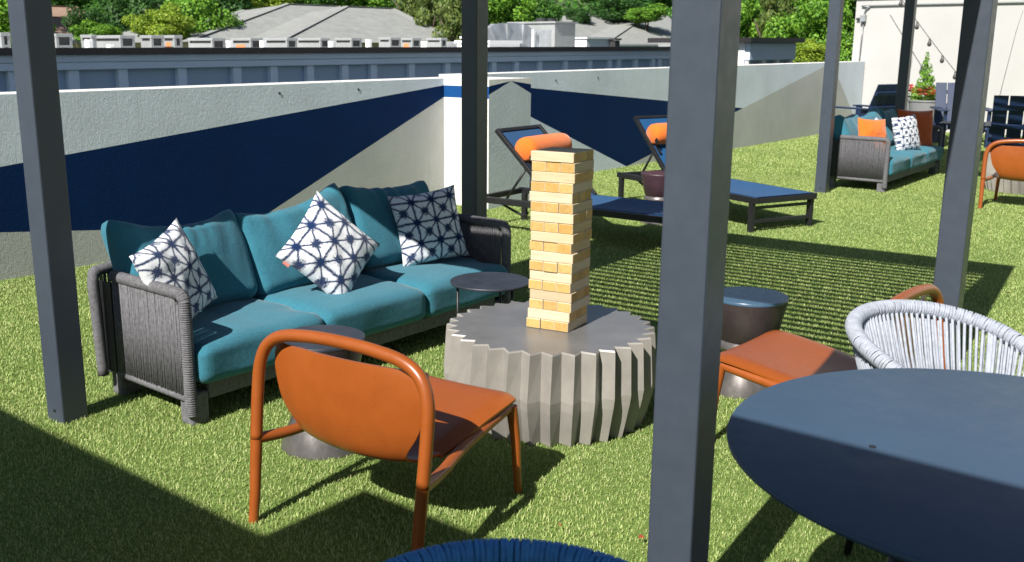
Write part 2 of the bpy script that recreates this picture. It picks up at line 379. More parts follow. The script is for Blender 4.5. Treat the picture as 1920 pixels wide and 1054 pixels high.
# ---- turf blades (one uncountable mass)
def make_grass():
    parts = []
    def ring(d0, d1, dens, ln, wd):
        half = .62
        area_n = int(dens*((d1-d0)*(2*half*(d0+d1)/2+1.6)))
        d = np.sqrt(rng.uniform(d0*d0, d1*d1, area_n*2)); s = rng.uniform(-1, 1, area_n*2)
        lat = s*(half*d+.8) + .047*d
        x = d*math.cos(ALPHA)+lat*math.sin(ALPHA); y = d*math.sin(ALPHA)-lat*math.cos(ALPHA)
        k = (y < 6.78) & (x < 19.2) & (y > -9); x, y = x[k][:area_n], y[k][:area_n]
        y = np.where((x < 8.6) & (y > 6.48), y-.4, y)
        n = len(x); parts.append((x, y, np.full(n, ln)*rng.uniform(.6, 1.25, n), np.full(n, wd)*rng.uniform(.7, 1.3, n)))
    ring(1.2, 4.2, 18000, .0150, .0024); ring(4.2, 7.0, 11000, .0150, .0032); n_near = sum(len(p[0]) for p in parts)
    ring(7, 12, 4600, .0165, .0055); ring(12, 22, 1500, .018, .010)
    x = np.concatenate([p[0] for p in parts]); y = np.concatenate([p[1] for p in parts]); L = np.concatenate([p[2] for p in parts]); W = np.concatenate([p[3] for p in parts])
    n = len(x)
    press = np.ones(n)                                  # the pile lies flatter in worn, brushed patches
    for (cx_, cy_, r_, k_) in ((2.9, 1.5, .5, .7), (2.2, 3.0, .4, .75), (4.6, 2.6, .6, .8), (7.6, 2.4, 1.2, .75), (9.3, 3.0, 1.0, .8), (1.6, 2.9, .5, .8), (3.1, 1.7, .3, .65)):
        press = np.minimum(press, 1-(1-k_)*np.exp(-((x-cx_)**2+(y-cy_)**2)/r_**2))
    az = rng.uniform(0, 2*np.pi, n)+.7*np.sin(x*3.1+np.cos(y*2.3)); lean = np.clip(rng.uniform(.2, 1.15, n)/press, 0, 1.4); tw = az + rng.uniform(1.2, 1.9, n)
    dx, dy = np.cos(az), np.sin(az); wx, wy = np.cos(tw)*W/2, np.sin(tw)*W/2; z0 = np.full(n, -.001); L = L*press
    mx, my, mz = x+dx*L*.35*np.sin(lean), y+dy*L*.35*np.sin(lean), L*.55
    tx, ty, tz = x+dx*L*.95*np.sin(lean), y+dy*L*.95*np.sin(lean), L*(.55+.42*np.cos(lean))
    a_ = n_near; b_ = n-n_near
    V1 = np.empty((a_, 5, 3), np.float32); V2 = np.empty((b_, 3, 3), np.float32); f = slice(0, a_); g = slice(a_, n)
    V1[:, 0] = np.c_[x-wx, y-wy, z0][f]; V1[:, 1] = np.c_[x+wx, y+wy, z0][f]; V1[:, 2] = np.c_[mx+wx, my+wy, mz][f]; V1[:, 3] = np.c_[mx-wx, my-wy, mz][f]; V1[:, 4] = np.c_[tx, ty, tz][f]
    V2[:, 0] = np.c_[x-wx, y-wy, z0][g]; V2[:, 1] = np.c_[x+wx, y+wy, z0][g]; V2[:, 2] = np.c_[tx, ty, tz][g]
    base = (np.arange(a_)*5)[:, None]
    l1 = np.concatenate([base+np.array([[0, 1, 2, 3]]), base+np.array([[3, 2, 4]])], 1).ravel(); l2 = np.arange(b_*3)+a_*5
    me = bpy.data.meshes.new('grass'); me.vertices.add(a_*5+b_*3); me.vertices.foreach_set('co', np.concatenate([V1.ravel(), V2.ravel()]))
    loops = np.concatenate([l1, l2]).astype(np.int32); me.loops.add(len(loops)); me.loops.foreach_set('vertex_index', loops)
    st = np.concatenate([((np.arange(a_)*7)[:, None]+np.array([[0, 4]])).ravel(), a_*7+np.arange(b_)*3]).astype(np.int32)
    me.polygons.add(len(st)); me.polygons.foreach_set('loop_start', st)
    me.update(calc_edges=True); me.materials.append(MATS['turf_blade'])
    o = link('grass', me); tag(o, 'short artificial grass blades covering the roof terrace', 'grass', kind='stuff')
make_grass()

# ---- parapet wall with painted mural (paint = faces of the wall itself)
def wall_mesh(name, Y, thick, zt, polys, mats, label, x0, x1):
    m = MB()
    for pts, mi in polys:
        m.add([(p[0], Y, p[1]) for p in pts], [tuple(range(len(pts)))], mi)
    m.add([(x0, Y, zt), (x1, Y, zt), (x1, Y+thick, zt), (x0, Y+thick, zt)], [(0, 1, 2, 3)], 3)
    m.add([(x0, Y+thick, zt), (x1, Y+thick, zt), (x1, Y+thick, -.2), (x0, Y+thick, -.2)], [(0, 1, 2, 3)], 0)
    for xx in (x0, x1): m.add([(xx, Y, -.2), (xx, Y, zt), (xx, Y+thick, zt), (xx, Y+thick, -.2)], [(0, 1, 2, 3)], 0)
    me = bpy.data.meshes.new(name); me.from_pydata(m.v, [], m.f)
    for q in mats: me.materials.append(MATS[q])
    me.polygons.foreach_set('material_index', m.mi); me.update()
    return tag(link(name, me), label, 'wall')
ZT = 1.195
def lerp(a, b, x): return a[1]+(b[1]-a[1])*(x-a[0])/(b[0]-a[0])
A0, A1 = (3.01, .739), (7.30, 1.131); XL = -6.0
zl = lerp(A0, A1, XL); zlow = .317
yk = lambda x: lerp((2.96, .317), (4.2, .17), x)
k0 = (-1.0, lerp(A0, A1, -1.0))                      # navy band tapers off to the left
bx = 4.35; bz = lerp((4.7, -.005), (7.3, 1.021), 4.7)
# lower edge of the navy band meets the diagonal
low = lambda x: .317 + (x-2.96)*(-.115)
xi = 2.96
for i in range(4000):
    xi += .001
    if low(xi) <= lerp((4.7, -.005), (7.3, 1.021), xi) : break
zi = low(xi)
wall_mesh('parapet_wall', 6.5, .34, ZT, [
    ([(XL, .62), (XL, ZT), (7.3, ZT), (7.3, 1.131), (-1.0, .5)][:0] or [(XL, ZT), (7.3, ZT), (7.3, 1.131), (-2.0, lerp(A0, A1, -2.0))], 0),
    ([(-2.0, lerp(A0, A1, -2.0)), (7.3, 1.131), (7.3, 1.021), (xi, zi), (2.96, .317), (-2.0, .317+4.96*.02)][:5] + [(-1.6, lerp(A0, A1, -1.8))], 1),
    ([(7.3, 1.021), (7.3, -.2), (XL, -.2), (XL, ZT), (-2.0, lerp(A0, A1, -2.0)), (-1.6, lerp(A0, A1, -1.8)), (2.96, .317), (xi, zi)], 2)],
    ['wall_light', 'wall_navy', 'wall_greige', 'wall_white'], 'low grey parapet wall with a navy painted wedge behind the near teal sofa', XL, 7.3)
ZR = 1.21; XR0, XR1 = 7.94, 19.28
n0 = lerp((9.08, 1.049), (12.15, .797), XR0); n1 = lerp((11.12, 0), (9.09, .725), XR0)
wall_mesh('parapet_wall', 6.8, .34, ZR, [
    ([(XR0, n0), (14.35, .585), (11.12, -.0), (XR0, n1)], 1),
    ([(XR0, ZR), (17.7, ZR), (14.35, .585), (XR0, n0)][::-1], 0),
    ([(XR0, n1), (11.12, 0), (11.12, -.2), (XR0, -.2)][::-1], 0),
    ([(17.7, ZR), (19.26, 0), (19.26, -.2), (11.12, -.2), (11.12, 0), (14.35, .585)], 2),
    ([(17.7, ZR), (XR1, ZR), (XR1, -.2), (19.26, -.2), (19.26, 0)], 0)],
    ['wall_light', 'wall_navy', 'wall_greige', 'wall_white'], 'grey parapet wall with navy and taupe painted triangles behind the sun loungers', XR0, XR1)
# pilaster
m = MB(); px0, px1, py = 7.3, 7.94, 5.95
for pts, mi in (([(px0, -.2), (px1, -.2), (px1, 1.05), (7.63, 1.174), (px0, 1.058)], 0), ([(px0, 1.058), (7.63, 1.174), (px0, 1.135)], 1), ([(px1, 1.05), (px1, 1.136), (7.63, 1.174)], 1),
                ([(px0, 1.135), (7.63, 1.174), (px1, 1.136), (px1, ZT), (px0, ZT)], 2)):
    m.add([(x, py, z) for x, z in pts], [tuple(range(len(pts)))], mi)
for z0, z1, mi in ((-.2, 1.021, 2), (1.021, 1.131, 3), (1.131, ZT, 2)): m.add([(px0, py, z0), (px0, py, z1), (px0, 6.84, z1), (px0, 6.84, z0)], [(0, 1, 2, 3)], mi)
m.add([(px1, py, -.2), (px1, 6.84, -.2), (px1, 6.84, ZT), (px1, py, ZT)], [(0, 1, 2, 3)], 0)
m.add([(px0, py, ZT), (px1, py, ZT), (px1, 6.84, ZT), (px0, 6.84, ZT)], [(0, 1, 2, 3)], 2)
me = bpy.data.meshes.new('wall_pilaster'); me.from_pydata(m.v, [], m.f)
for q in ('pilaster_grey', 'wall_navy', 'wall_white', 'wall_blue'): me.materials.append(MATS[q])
me.polygons.foreach_set('material_index', m.mi); me.update()
tag(link('wall_pilaster', me), 'square pilaster in the parapet wall with white side and grey painted gable front', 'pilaster')

for px_, py_, Yw, wname in ((524, 175, 6.5, 'parapet_wall'), (672, 168, 6.5, 'parapet_wall'), (1042, 151, 6.8, 'parapet_wall.001'), (1121, 146, 6.8, 'parapet_wall.001')):
    q = at(px_, py_, Y=Yw); o = MB().lathe([(0, -.002), (.011, -.002), (.011, .004), (0, .004)], 10).build('weep_hole', 'ac_dark', bpy.data.objects[wname]); o.location = q; o.rotation_euler = (R(90), 0, 0)
# ---- white building at the end of the terrace
b = thing('white_building', (19.3, 0, 0), 0, 'plain white stucco building wall at the far end of the terrace', 'building')
m = MB(); m.box((0, -16, -9), (9, 7.05, 7)); m.build('wall', 'stucco_white', b)
m = MB(); m.box((-.03, -16, 2.31), (-.001, 7.05, 2.33)); m.build('control_joint', 'stucco_white', b)
m = MB(); m.tube(catmull([(-.03, -4, 2.17), (-.03, 3, 2.19), (-.03, 6.62, 2.20), (-.03, 6.80, 2.17), (-.03, 6.87, 2.10), (-.03, 6.88, 2.02)], 6), .014, 8); m.tube([(-.03, 6.885, 1.93), (-.03, 6.9, 1.22)], .012, 8)
m.build('conduit', 'conduit', b, True)
jb = MB().box((-.10, 6.84, 1.92), (-.001, 6.93, 2.04)).build('junction_box', 'galvanized', b, bevel=.006)
m = MB(); m.lathe([(.0, .0), (.02, 0), (.02, .06), (0, .06)], 12); o = m.build('sensor', 'ac_dark', jb); o.location = (-.05, 6.95, 1.97); o.rotation_euler = (R(-90), 0, 0)

# ---- pergolas
PHI = R(3.3); PSX, PSY, PS, ZB, ZP = 2.805, 2.724, .115, 2.24, 2.53
def make_pergola(loc, label, group, ledge_w=.42):
    t = thing('pergola', loc, PHI, label, 'pergola', group)
    pm = None
    for x, y in ((0, 0), (PSX, 0), (0, -PSY), (PSX, -PSY)):
        m = MB(); m.box((0, 0, -.01), (PS, PS, ZB)); o = m.build('post', 'charcoal_paint', t, bevel=.006); o.location = (x, y, 0)
        m = MB(); m.lathe([(0, 0), (.006, 0), (.006, .0022), (0, .0022)], 10); s = m.build('screw', 'dark_metal', o, bevel=0); s.location = (-.002, .055, .05); s.rotation_euler = (0, R(-90), 0)
    for a_, b_ in (((0, 0), (PSX+PS, PS)), ((0, -PSY), (PSX+PS, -PSY+PS))):
        MB().box((a_[0], a_[1], ZB+.001), (b_[0], b_[1], ZP)).build('beam', 'charcoal_paint', t, bevel=.006)
    for x in (0, PSX):
        MB().box((x, -PSY+PS+.001, ZB+.001), (x+PS, -.001, ZP)).build('beam', 'charcoal_paint', t, bevel=.006)
    MB().box((PS+.002, -ledge_w, 2.25), (PSX-.002, -.001, 2.28)).build('shade_ledge', 'charcoal_paint', t)  # unseen ledge added below the slats, wide enough to block their sun stripes
    sm = MB().box((-.0295, -PSY+PS+.002, -.004), (.0295, -.002, .004)).mesh('slat', 'charcoal_paint')
    x = PS+.06
    while x < PSX-.03:
        o = link('slat', sm, t); o.location = (x, 0, 2.43); x += .1035
    return t
make_pergola((1.884, 3.751, 0), 'near charcoal metal pergola with four square posts around the lounge group', 'charcoal pergolas')
pg2 = make_pergola((10.395, 3.956, 0), 'far charcoal metal pergola standing over the second teal sofa', 'charcoal pergolas', .85)
# unseen canopy added behind the viewer; stepped edge shaped to shade the terrace front
t = thing('shade_canopy', (0, 0, 0), 0, 'unseen canopy added behind the viewer to shade the front of the turf', 'canopy')
for (x1, y0, y1) in ((-1.02, 2.001, 5.2), (-.58, .69, 2.0), (-.10, -5, .689)):
    MB().box((-5.5, y0, 2.36), (x1, y1, 2.57)).build('shade_panel', 'charcoal_paint', t)
for x, y in ((-5.3, 5), (-1.25, 5), (-5.3, -4.8), (-1.25, -4.8)): MB().box((x, y, 0), (x+.12, y+.12, 2.36)).build('post', 'charcoal_paint', t, bevel=.006)

# ================================================================== NEIGHBOURING ROOF AND FAR BACKGROUND
NB = thing('neighbouring_building', (0, 12, 0), 0, 'long blue-grey building with black coping and vertical battens beyond the parapet wall', 'building')
XA, XB = -8.0, 25.2
MB().box((XA, .06, -9), (XB, 13, .93)).build('wall', 'siding_blue', NB)
MB().box((XA, -.24, 1.39), (XB, .16, 1.47)).build('coping', 'black_coping', NB)
MB().box((XA, -.16, 1.30), (XB, .05, 1.389)).build('upper_trim', 'siding_trim', NB, bevel=.01)
MB().box((XA, -.13, 1.205), (XB, .05, 1.299)).build('lower_trim', 'siding_trim', NB, bevel=.01)
MB().box((XA, .052, .935), (XB, .16, 1.388)).build('parapet_back', 'roof_membrane', NB)
bp = [at(p, 150, Y=12).x for p in (-60, 22, 134, 226, 337, 440, 509, 577, 642, 696, 767, 834, 921, 963, 1007, 1055, 1101, 1138, 1155, 1187, 1219, 1231)]
bp += [bp[-1]+.9, bp[-1]+1.9, bp[-1]+2.9]
bp = [XA+.1, XA+1.2, XA+2.4, XA+3.6, XA+4.8, XA+6] + [x for x in bp if x > XA+6.3]
for i, x in enumerate(bp):
    MB().box((x-.07, -.075, -.6), (x+.07, .04, 1.204)).build('batten', 'siding_trim', NB, bevel=.008)
for x0, x1 in zip(bp[:-1], bp[1:]):
    MB().box((x0+.071, .0, -.6), (x1-.071, .05, 1.2)).build('panel', 'siding_blue', NB)
MB().box((XA, .165, .935), (XB, 12.9, 1.02)).build('roof', 'roof_membrane', NB)
# taller end bay
b = thing('stair_tower', (0, 11.3, 0), 0, 'small blue stair tower with white side at the right end of the neighbouring roof', 'building')
x0, x1 = at(1398, 90, Y=11.3).x, at(1484, 90, Y=11.3).x; zt = at(1440, 71, Y=11.3).z
MB().box((x0, .05, -9), (x1, 2.4, zt-.12)).build('wall', 'siding_blue', b)
MB().box((x0-.04, -.0, -9), (x0-.001, 2.4, zt-.12)).build('side_wall', 'siding_white', b)
MB().box((x0-.25, -.25, zt-.119), (x1+.25, 2.6, zt)).build('coping', 'black_coping', b)
MB().box((x0, -.12, zt-.55), (x1+.02, .045, zt-.12)).build('trim', 'siding_trim', b, bevel=.02)
for i in range(4):
    xx = x0+.1+(x1-x0-.2)*i/3
    MB().box((xx-.07, -.08, -.6), (xx+.07, .045, zt-.551)).build('batten', 'siding_white', b, bevel=.008)
# condensers
AC = [(-40, 3, 20, 61), (70, 106, 136, 63), (156, 172, 181, 65), (181, 226, 253, 66), (267, 284, 307, 66), (308, 327, 342, 66), (355, 398, 422, 71), (435, 470, 492, 71),
      (496, 538, 557, 71), (558, 601, 618, 71), (629, 659, 678, 71), (711, 732, 751, 70), (752, 773, 789, 71), (800, 827, 838, 71)]
side = ['beside the left pergola post', 'just right of the left pergola post', 'half hidden beside a white disconnect box', 'with a bright side panel below the brown roofs', 'narrow and dark-sided left of the grey roof',
        'with an orange label, first under the trees', 'below the left corner of the grey roof', 'below the lower ridge of the grey roof', 'left of the middle of the grey roof', 'below the main grey ridge',
        'under the valley of the grey roof', 'left one of the pair under the grey hip', 'with an orange label under the grey hip', 'last before the centre pergola post']
for i, (pa, pb, pc, ytop) in enumerate(AC):
    Y = 14.6; X0 = at(pb, 80, Y=Y).x; X1 = at(pc, 80, Y=Y).x; zt_ = at(pb, ytop, Y=Y).z
    # depth so the sunlit side ends at pa
    Y1 = Y+.3
    for k in range(400):
        Y1 += .005; q = Vector((X0, Y1, 1.3))-Vector((0, 0, H)); z_ = q.dot(fw)
        if CX+F*q.dot(rt)/z_ <= pa: break
    wx, wy, hz = X1-X0, Y1-Y, zt_-1.02
    u = thing('condenser_unit', (X0, Y, 1.02), 0, 'louvred air conditioner on the neighbouring roof '+side[i], 'air conditioner', 'condensers on the neighbouring roof')
    MB().box((.02, .02, 0), (wx-.02, wy-.02, hz-.05)).build('core', 'ac_dark', u)
    MB().box((-.01, -.01, hz-.05), (wx+.01, wy+.01, hz)).build('top_cover', 'ac_grey', u, bevel=.01)
    for x, y in ((0, 0), (wx-.04, 0), (0, wy-.04), (wx-.04, wy-.04)): MB().box((x, y, 0), (x+.04, y+.04, hz-.051)).build('corner_post', 'ac_grey', u)
    for k in range(4):
        z0 = .05+k*(hz-.12)/4
        MB().box((.041, .0, z0), (wx-.041, .019, z0+.035)).build('louver', 'ac_grey', u)
    nl = 4
    for k in range(nl):
        z0 = .02+k*(hz-.08)/nl
        MB().box((.0, .041, z0), (.019, wy-.041, z0+(hz-.08)/nl-.03)).build('side_louver', 'ac_grey', u)
    if i in (5, 12, 7): MB().box((-.004, wy*.3, hz-.2), (-.001, wy*.75, hz-.11)).build('label_sticker', 'label_orange', u)
# white disconnect posts, curbs
for i, (p, y0) in enumerate(((166, 74), (207, 83), (430, 76), (493, 76), (621, 77), (691, 74))):
    q = at(p, y0, Y=14.3); m = MB(); m.box((-.05, -.04, 1.02-q.z), (.05, .04, 0)); m.box((-.035, -.055, -.16), (.035, -.041, -.02))
    o = m.build('disconnect_box', 'siding_white', bevel=.01); o.location = q
    tag(o, 'small white electrical box among the roof condensers, number %s from the left' % ('one', 'two', 'three', 'four', 'five', 'six')[i], 'electrical box', 'roof disconnect boxes')
def roofbox(px0_, px1_, ytop, Y, dep, label, mat='siding_white'):
    x0, x1 = at(px0_, 80, Y=Y).x, at(px1_, 80, Y=Y).x; zt_ = at((px0_+px1_)/2, ytop, Y=Y).z
    m = MB(); m.box((0, 0, 0), (x1-x0, dep, zt_-1.02-.06)); m.box((-.05, -.05, zt_-1.08+.001), (x1-x0+.05, dep+.05, zt_-1.02))
    o = m.build('roof_curb', mat); o.location = (x0, Y, 1.02); return tag(o, label, 'roof curb')
roofbox(838, 905, 78, 17, 1.2, 'long white roof curb right behind the centre pergola post'); roofbox(917, 975, 76, 15.5, 1.0, 'low white roof curb in front of the silver duct')
roofbox(917, 940, 68, 18.5, 1.0, 'white stepped roof curb left of the silver duct'); roofbox(1100, 1148, 70, 20, 1.2, 'white roof curb with a dark vent beside it')
roofbox(1070, 1262, 82.5, 22, .3, 'thin white roof edge below the right grey roof')
q = at(1151, 77, Y=19.9); m = MB(); m.box((-.15, -.15, -.5), (.15, .15, .02)); m.box((-.2, -.2, .03), (.2, .2, .09)); o = m.build('roof_vent', 'ac_dark'); o.location = q; tag(o, 'small dark roof vent at the end of the white curb', 'vent')
# roof top unit with bent silver duct
Y = 17.; u0 = at(1050, 88, Y=Y); x0, x1 = at(1040, 60, Y=Y).x, at(1079, 60, Y=Y).x; zt = at(1060, 44, Y=Y).z
b = thing('rooftop_air_handler', (x0, Y, 1.02), 0, 'big grey rooftop air handler with a bent silver duct', 'air handler')
Wd = x1-x0
MB().box((0, 0, 0), (Wd, 1.6, zt-1.02)).build('cabinet', 'ac_grey', b, bevel=.02)
MB().box((-.05, -.05, zt-1.019), (Wd+.05, 1.65, zt-.97)).build('lid', 'ac_grey', b)
MB().box((-.012, .12, .1), (-.001, 1.4, zt-1.2)).build('panel', 'galvanized', b)
for xx in (.2, .62): m = MB(); m.lathe([(.0, 0), (.17, 0), (.17, .09), (0, .09)], 14); o = m.build('fan', 'ac_dark', b, True, 40); o.location = (xx, .6, zt-.968)
xd = at(943, 60, Y=Y).x-x0; zd = at(990, 40, Y=Y).z-1.02
pth = catmull([(-.02, .8, .35), (-.28, .8, .55), (-.7, .8, zd-.38), (xd*.6, .8, zd-.36), (xd*.85, .8, zd-.42), (xd, .8, zd-.75), (xd-.02, .8, -.0)], 6)
m = MB(); m.tube([Vector(p) for p in pth], .40, 4, 0, False, 1, True, (0, 1, 1)); m.build('duct', 'galvanized', b)
for k in (6, 12, 18, 24): m = MB(); m.tube([pth[k], pth[k+1]], .43, 4, 0, False, 1, True, (0, 1, 1)); m.build('duct_flange', 'galvanized', b)
q = at(1000, 70, Y=16.2); o = MB().box((-.03, -.03, -.9), (.03, .03, .2)).build('vent_pipe', 'siding_white'); o.location = q; tag(o, 'thin white vent pipe in front of the silver duct', 'pipe')

# houses with hip roofs
def house(px0_, px1_, pr0, pr1, yr, ye, Y, W, label, mat, wallm):
    xe0, xe1 = at(px0_, ye, Y=Y).x, at(px1_, ye, Y=Y).x; Yr = Y+W/2
    xr0, xr1 = at(pr0, yr, Y=Yr).x, at(pr1, yr, Y=Yr).x; zr = at((pr0+pr1)/2, yr, Y=Yr).z; ze = at((px0_+px1_)/2, ye, Y=Y).z
    return xe0, xe1, xr0, xr1, zr, ze
def hiphouse(name, secs, label, mat, wallm, Y, W):
    t = thing(name, (0, 0, 0), 0, label, 'house')
    for (p0, p1, r0, r1, yr, ye, dY) in secs:
        Yf = Y+dY; xe0, xe1, xr0, xr1, zr, ze = house(p0, p1, r0, r1, yr, ye, Yf, W, label, mat, wallm)
        m = MB(); Yr = Yf+W/2
        V_ = [(xe0, Yf, ze), (xe1, Yf, ze), (xe1, Yf+W, ze), (xe0, Yf+W, ze), (xr0, Yr, zr), (xr1, Yr, zr)]
        m.add(V_, [(0, 1, 5, 4), (1, 2, 5), (2, 3, 4, 5), (3, 0, 4), (3, 2, 1, 0)])
        o = m.build('roof', mat, t); o.location = (0, 0, 0)
        m = MB()
        for p, q_ in ((0, 4), (1, 5), (4, 5)): m.bar(Vector(V_[p])+Vector((0, 0, .04)), Vector(V_[q_])+Vector((0, 0, .02)), .4, .03)
        m.build('ridge_cap', mat, o)
        MB().box((xe0+.6, Yf+.6, -9), (xe1-.6, Yf+W-.6, ze-.01)).build('wall', wallm, t)
    return t
hiphouse('grey_roof_house', [(345, 700, 537, 632, 10, 80, 0), (520, 862, 648, 735, 14.5, 80, -3.0), (300, 560, 455, 515, 21, 80, 1.5)], 'house with a wide grey shingle hip roof left of the centre post', 'shingle_grey', 'beige_wall', 45, 17)
hiphouse('grey_roof_house', [(1000, 1330, 1098, 1203, 25, 84, 0), (1130, 1500, 1215, 1420, 31, 84, -2.5), (965, 1200, 1010, 1090, 34, 84, 1.5)], 'house with grey shingle roof behind the rooftop air handler', 'shingle_grey', 'beige_wall', 48, 16)
hiphouse('brown_roof_house', [(60, 170, 85, 140, 12, 62, 0), (120, 215, 150, 190, 20, 62, 6), (55, 150, 80, 118, 32, 72, -9)], 'pale brown roofed houses between the trees at far left', 'shingle_brown', 'beige_wall', 75, 12)

# far apartment blocks
def apartment(px0_, px1_, ytop, ybot, Y, label, floors, bays, wallm='beige_wall'):
    x0, x1 = at(px0_, 30, Y=Y).x, at(px1_, 30, Y=Y).x; z1 = at((px0_+px1_)/2, ytop, Y=Y).z; z0 = at((px0_+px1_)/2, ybot, Y=Y).z
    t = thing('apartment_block', (x0, Y, 0), 0, label, 'building'); Wd = x1-x0
    MB().box((0, 1.2, -9), (Wd, 12, z1)).build('wall', wallm, t)
    MB().box((-.4, -.2, z1+.001), (Wd+.4, 12.4, z1+.5)).build('roof', 'shingle_brown', t)
    fh = (z1-z0)/floors; bw = Wd/bays
    for i in range(floors):
        for j in range(bays):
            w_ = MB().box((j*bw+bw*.18, 1.14, z0+i*fh+.2), (j*bw+bw*.82, 1.19, z0+i*fh+fh*.8)).build('window', 'glass_dark', t)
            MB().box((j*bw+bw*.47, 1.11, z0+i*fh+.2), (j*bw+bw*.53, 1.139, z0+i*fh+fh*.8)).build('mullion', 'siding_white', w_)
        MB().box((0, -.1, z0+i*fh-.15), (Wd, 1.19, z0+i*fh+.1)).build('balcony', wallm, t)
        for j in range(bays*5): pass
        MB().box((0, -.1, z0+i*fh+.101), (Wd, -.04, z0+i*fh+fh*.32)).build('railing', 'siding_white', t)
    for j in range(bays+1): MB().box((j*bw-.25, -.12, z0-.2), (j*bw+.25, 1.19, z1)).build('pillar', wallm, t)
    return t
apartment(1036, 1122, -28, 40, 130, 'cream apartment block with balconies above the right grey roof', 5, 4)
apartment(1122, 1260, 6, 44, 150, 'low pale apartment row between the trees near the big post', 2, 5)
apartment(1392, 1500, -30, 34, 95, 'apartment block with white framed windows behind the pine trees', 3, 4)
apartment(1475, 1530, 0, 40, 90, 'slim blue-grey house gable behind the bright tree', 2, 2, 'siding_blue')
apartment(620, 660, -10, 20, 120, 'pale building glimpsed over the main grey roof', 2, 2)

# trees
def crown_mesh(name, seed, mat, nleaf, leaf, conifer=False):
    r = np.random.default_rng(seed); lobes = []
    if conifer:
        for k in range(26):
            t = k/25; z = -1+2*t; rad = (.62*(1-t)+.06); a_ = r.uniform(0, 6.28); lobes.append((math.cos(a_)*rad*.6, math.sin(a_)*rad*.6, z, rad*.55+.06, .16))
    else:
        for k in range(22):
            d = r.normal(size=3); d /= np.linalg.norm(d); q = d*r.uniform(.35, .78); lobes.append((q[0], q[1], q[2]*.9, r.uniform(.22, .42), r.uniform(.18, .34)))
    vol = np.array([l[3]**2*l[4] for l in lobes]); vol /= vol.sum()
    idx = r.choice(len(lobes), nleaf, p=vol); Lb = np.array(lobes)[idx]
    d = r.normal(size=(nleaf, 3)); d /= np.linalg.norm(d, axis=1)[:, None]; rr = r.uniform(.45, 1.0, nleaf)**.5
    P = Lb[:, :3]+d*rr[:, None]*np.c_[Lb[:, 3], Lb[:, 3], Lb[:, 4]]
    nrm = d + r.normal(size=(nleaf, 3))*.55+np.array([0, 0, .35]); nrm /= np.linalg.norm(nrm, axis=1)[:, None]
    ref = r.normal(size=(nleaf, 3)); u = np.cross(nrm, ref); u /= np.linalg.norm(u, axis=1)[:, None]; v = np.cross(nrm, u)
    s = leaf*r.uniform(.55, 1.3, nleaf)[:, None]
    V = np.stack([P-u*s, P+v*s*.6, P+u*s, P-v*s*.6], 1).astype(np.float32)
    me = bpy.data.meshes.new(name); me.vertices.add(nleaf*4); me.vertices.foreach_set('co', V.ravel()); me.loops.add(nleaf*4)
    me.loops.foreach_set('vertex_index', np.arange(nleaf*4, dtype=np.int32)); me.polygons.add(nleaf); me.polygons.foreach_set('loop_start', (np.arange(nleaf)*4).astype(np.int32))
    try: me.polygons.foreach_set('loop_total', np.full(nleaf, 4, np.int32))
    except Exception: pass
    me.update(calc_edges=True); me.materials.append(MATS[mat]); return me
CR = {k: [crown_mesh('crown', 10+i*7+j, k, 9000, .040) for j in range(2)] for i, k in enumerate(('leaf_mid', 'leaf_bright', 'leaf_dark', 'leaf_yellow'))}
CR['leaf_olive'] = [crown_mesh('crown', 77+j, 'leaf_olive', 9000, .036, True) for j in range(2)]
tm = MB(); tm.tube([(0, 0, 0), (.02, .01, .4), (.0, -.02, .75), (.03, 0, 1)], [.045, .035, .028, .012], 8)
for k in range(5):
    a_ = k*1.3; tm.tube([(0, 0, .55+.07*k), (.12*math.cos(a_), .12*math.sin(a_), .72+.06*k), (.25*math.cos(a_), .25*math.sin(a_), .82+.05*k)], [.018, .012, .005], 6)
TM = tm.mesh('trunk', 'trunk', True)
def tree(px, py, dist, rw, rh, kind, label, j=0):
    d = (fw + rt*((px-CX)/F) - upv*((py-CY)/F)).normalized(); c = Vector((0, 0, H))+d*dist
    t = thing('tree', (c.x, c.y, -9), random.uniform(0, 6), label, 'tree', 'trees beyond the neighbouring roofs')
    o = link('trunk', TM, t); hh = c.z+9; o.scale = (min(hh*.9, rw*1.7), min(hh*.9, rw*1.7), hh)
    o = link('crown', CR[kind][j % 2], t); o.location = (0, 0, hh); o.scale = (rw, rw, rh); o.rotation_euler = (0, 0, random.uniform(0, 6))
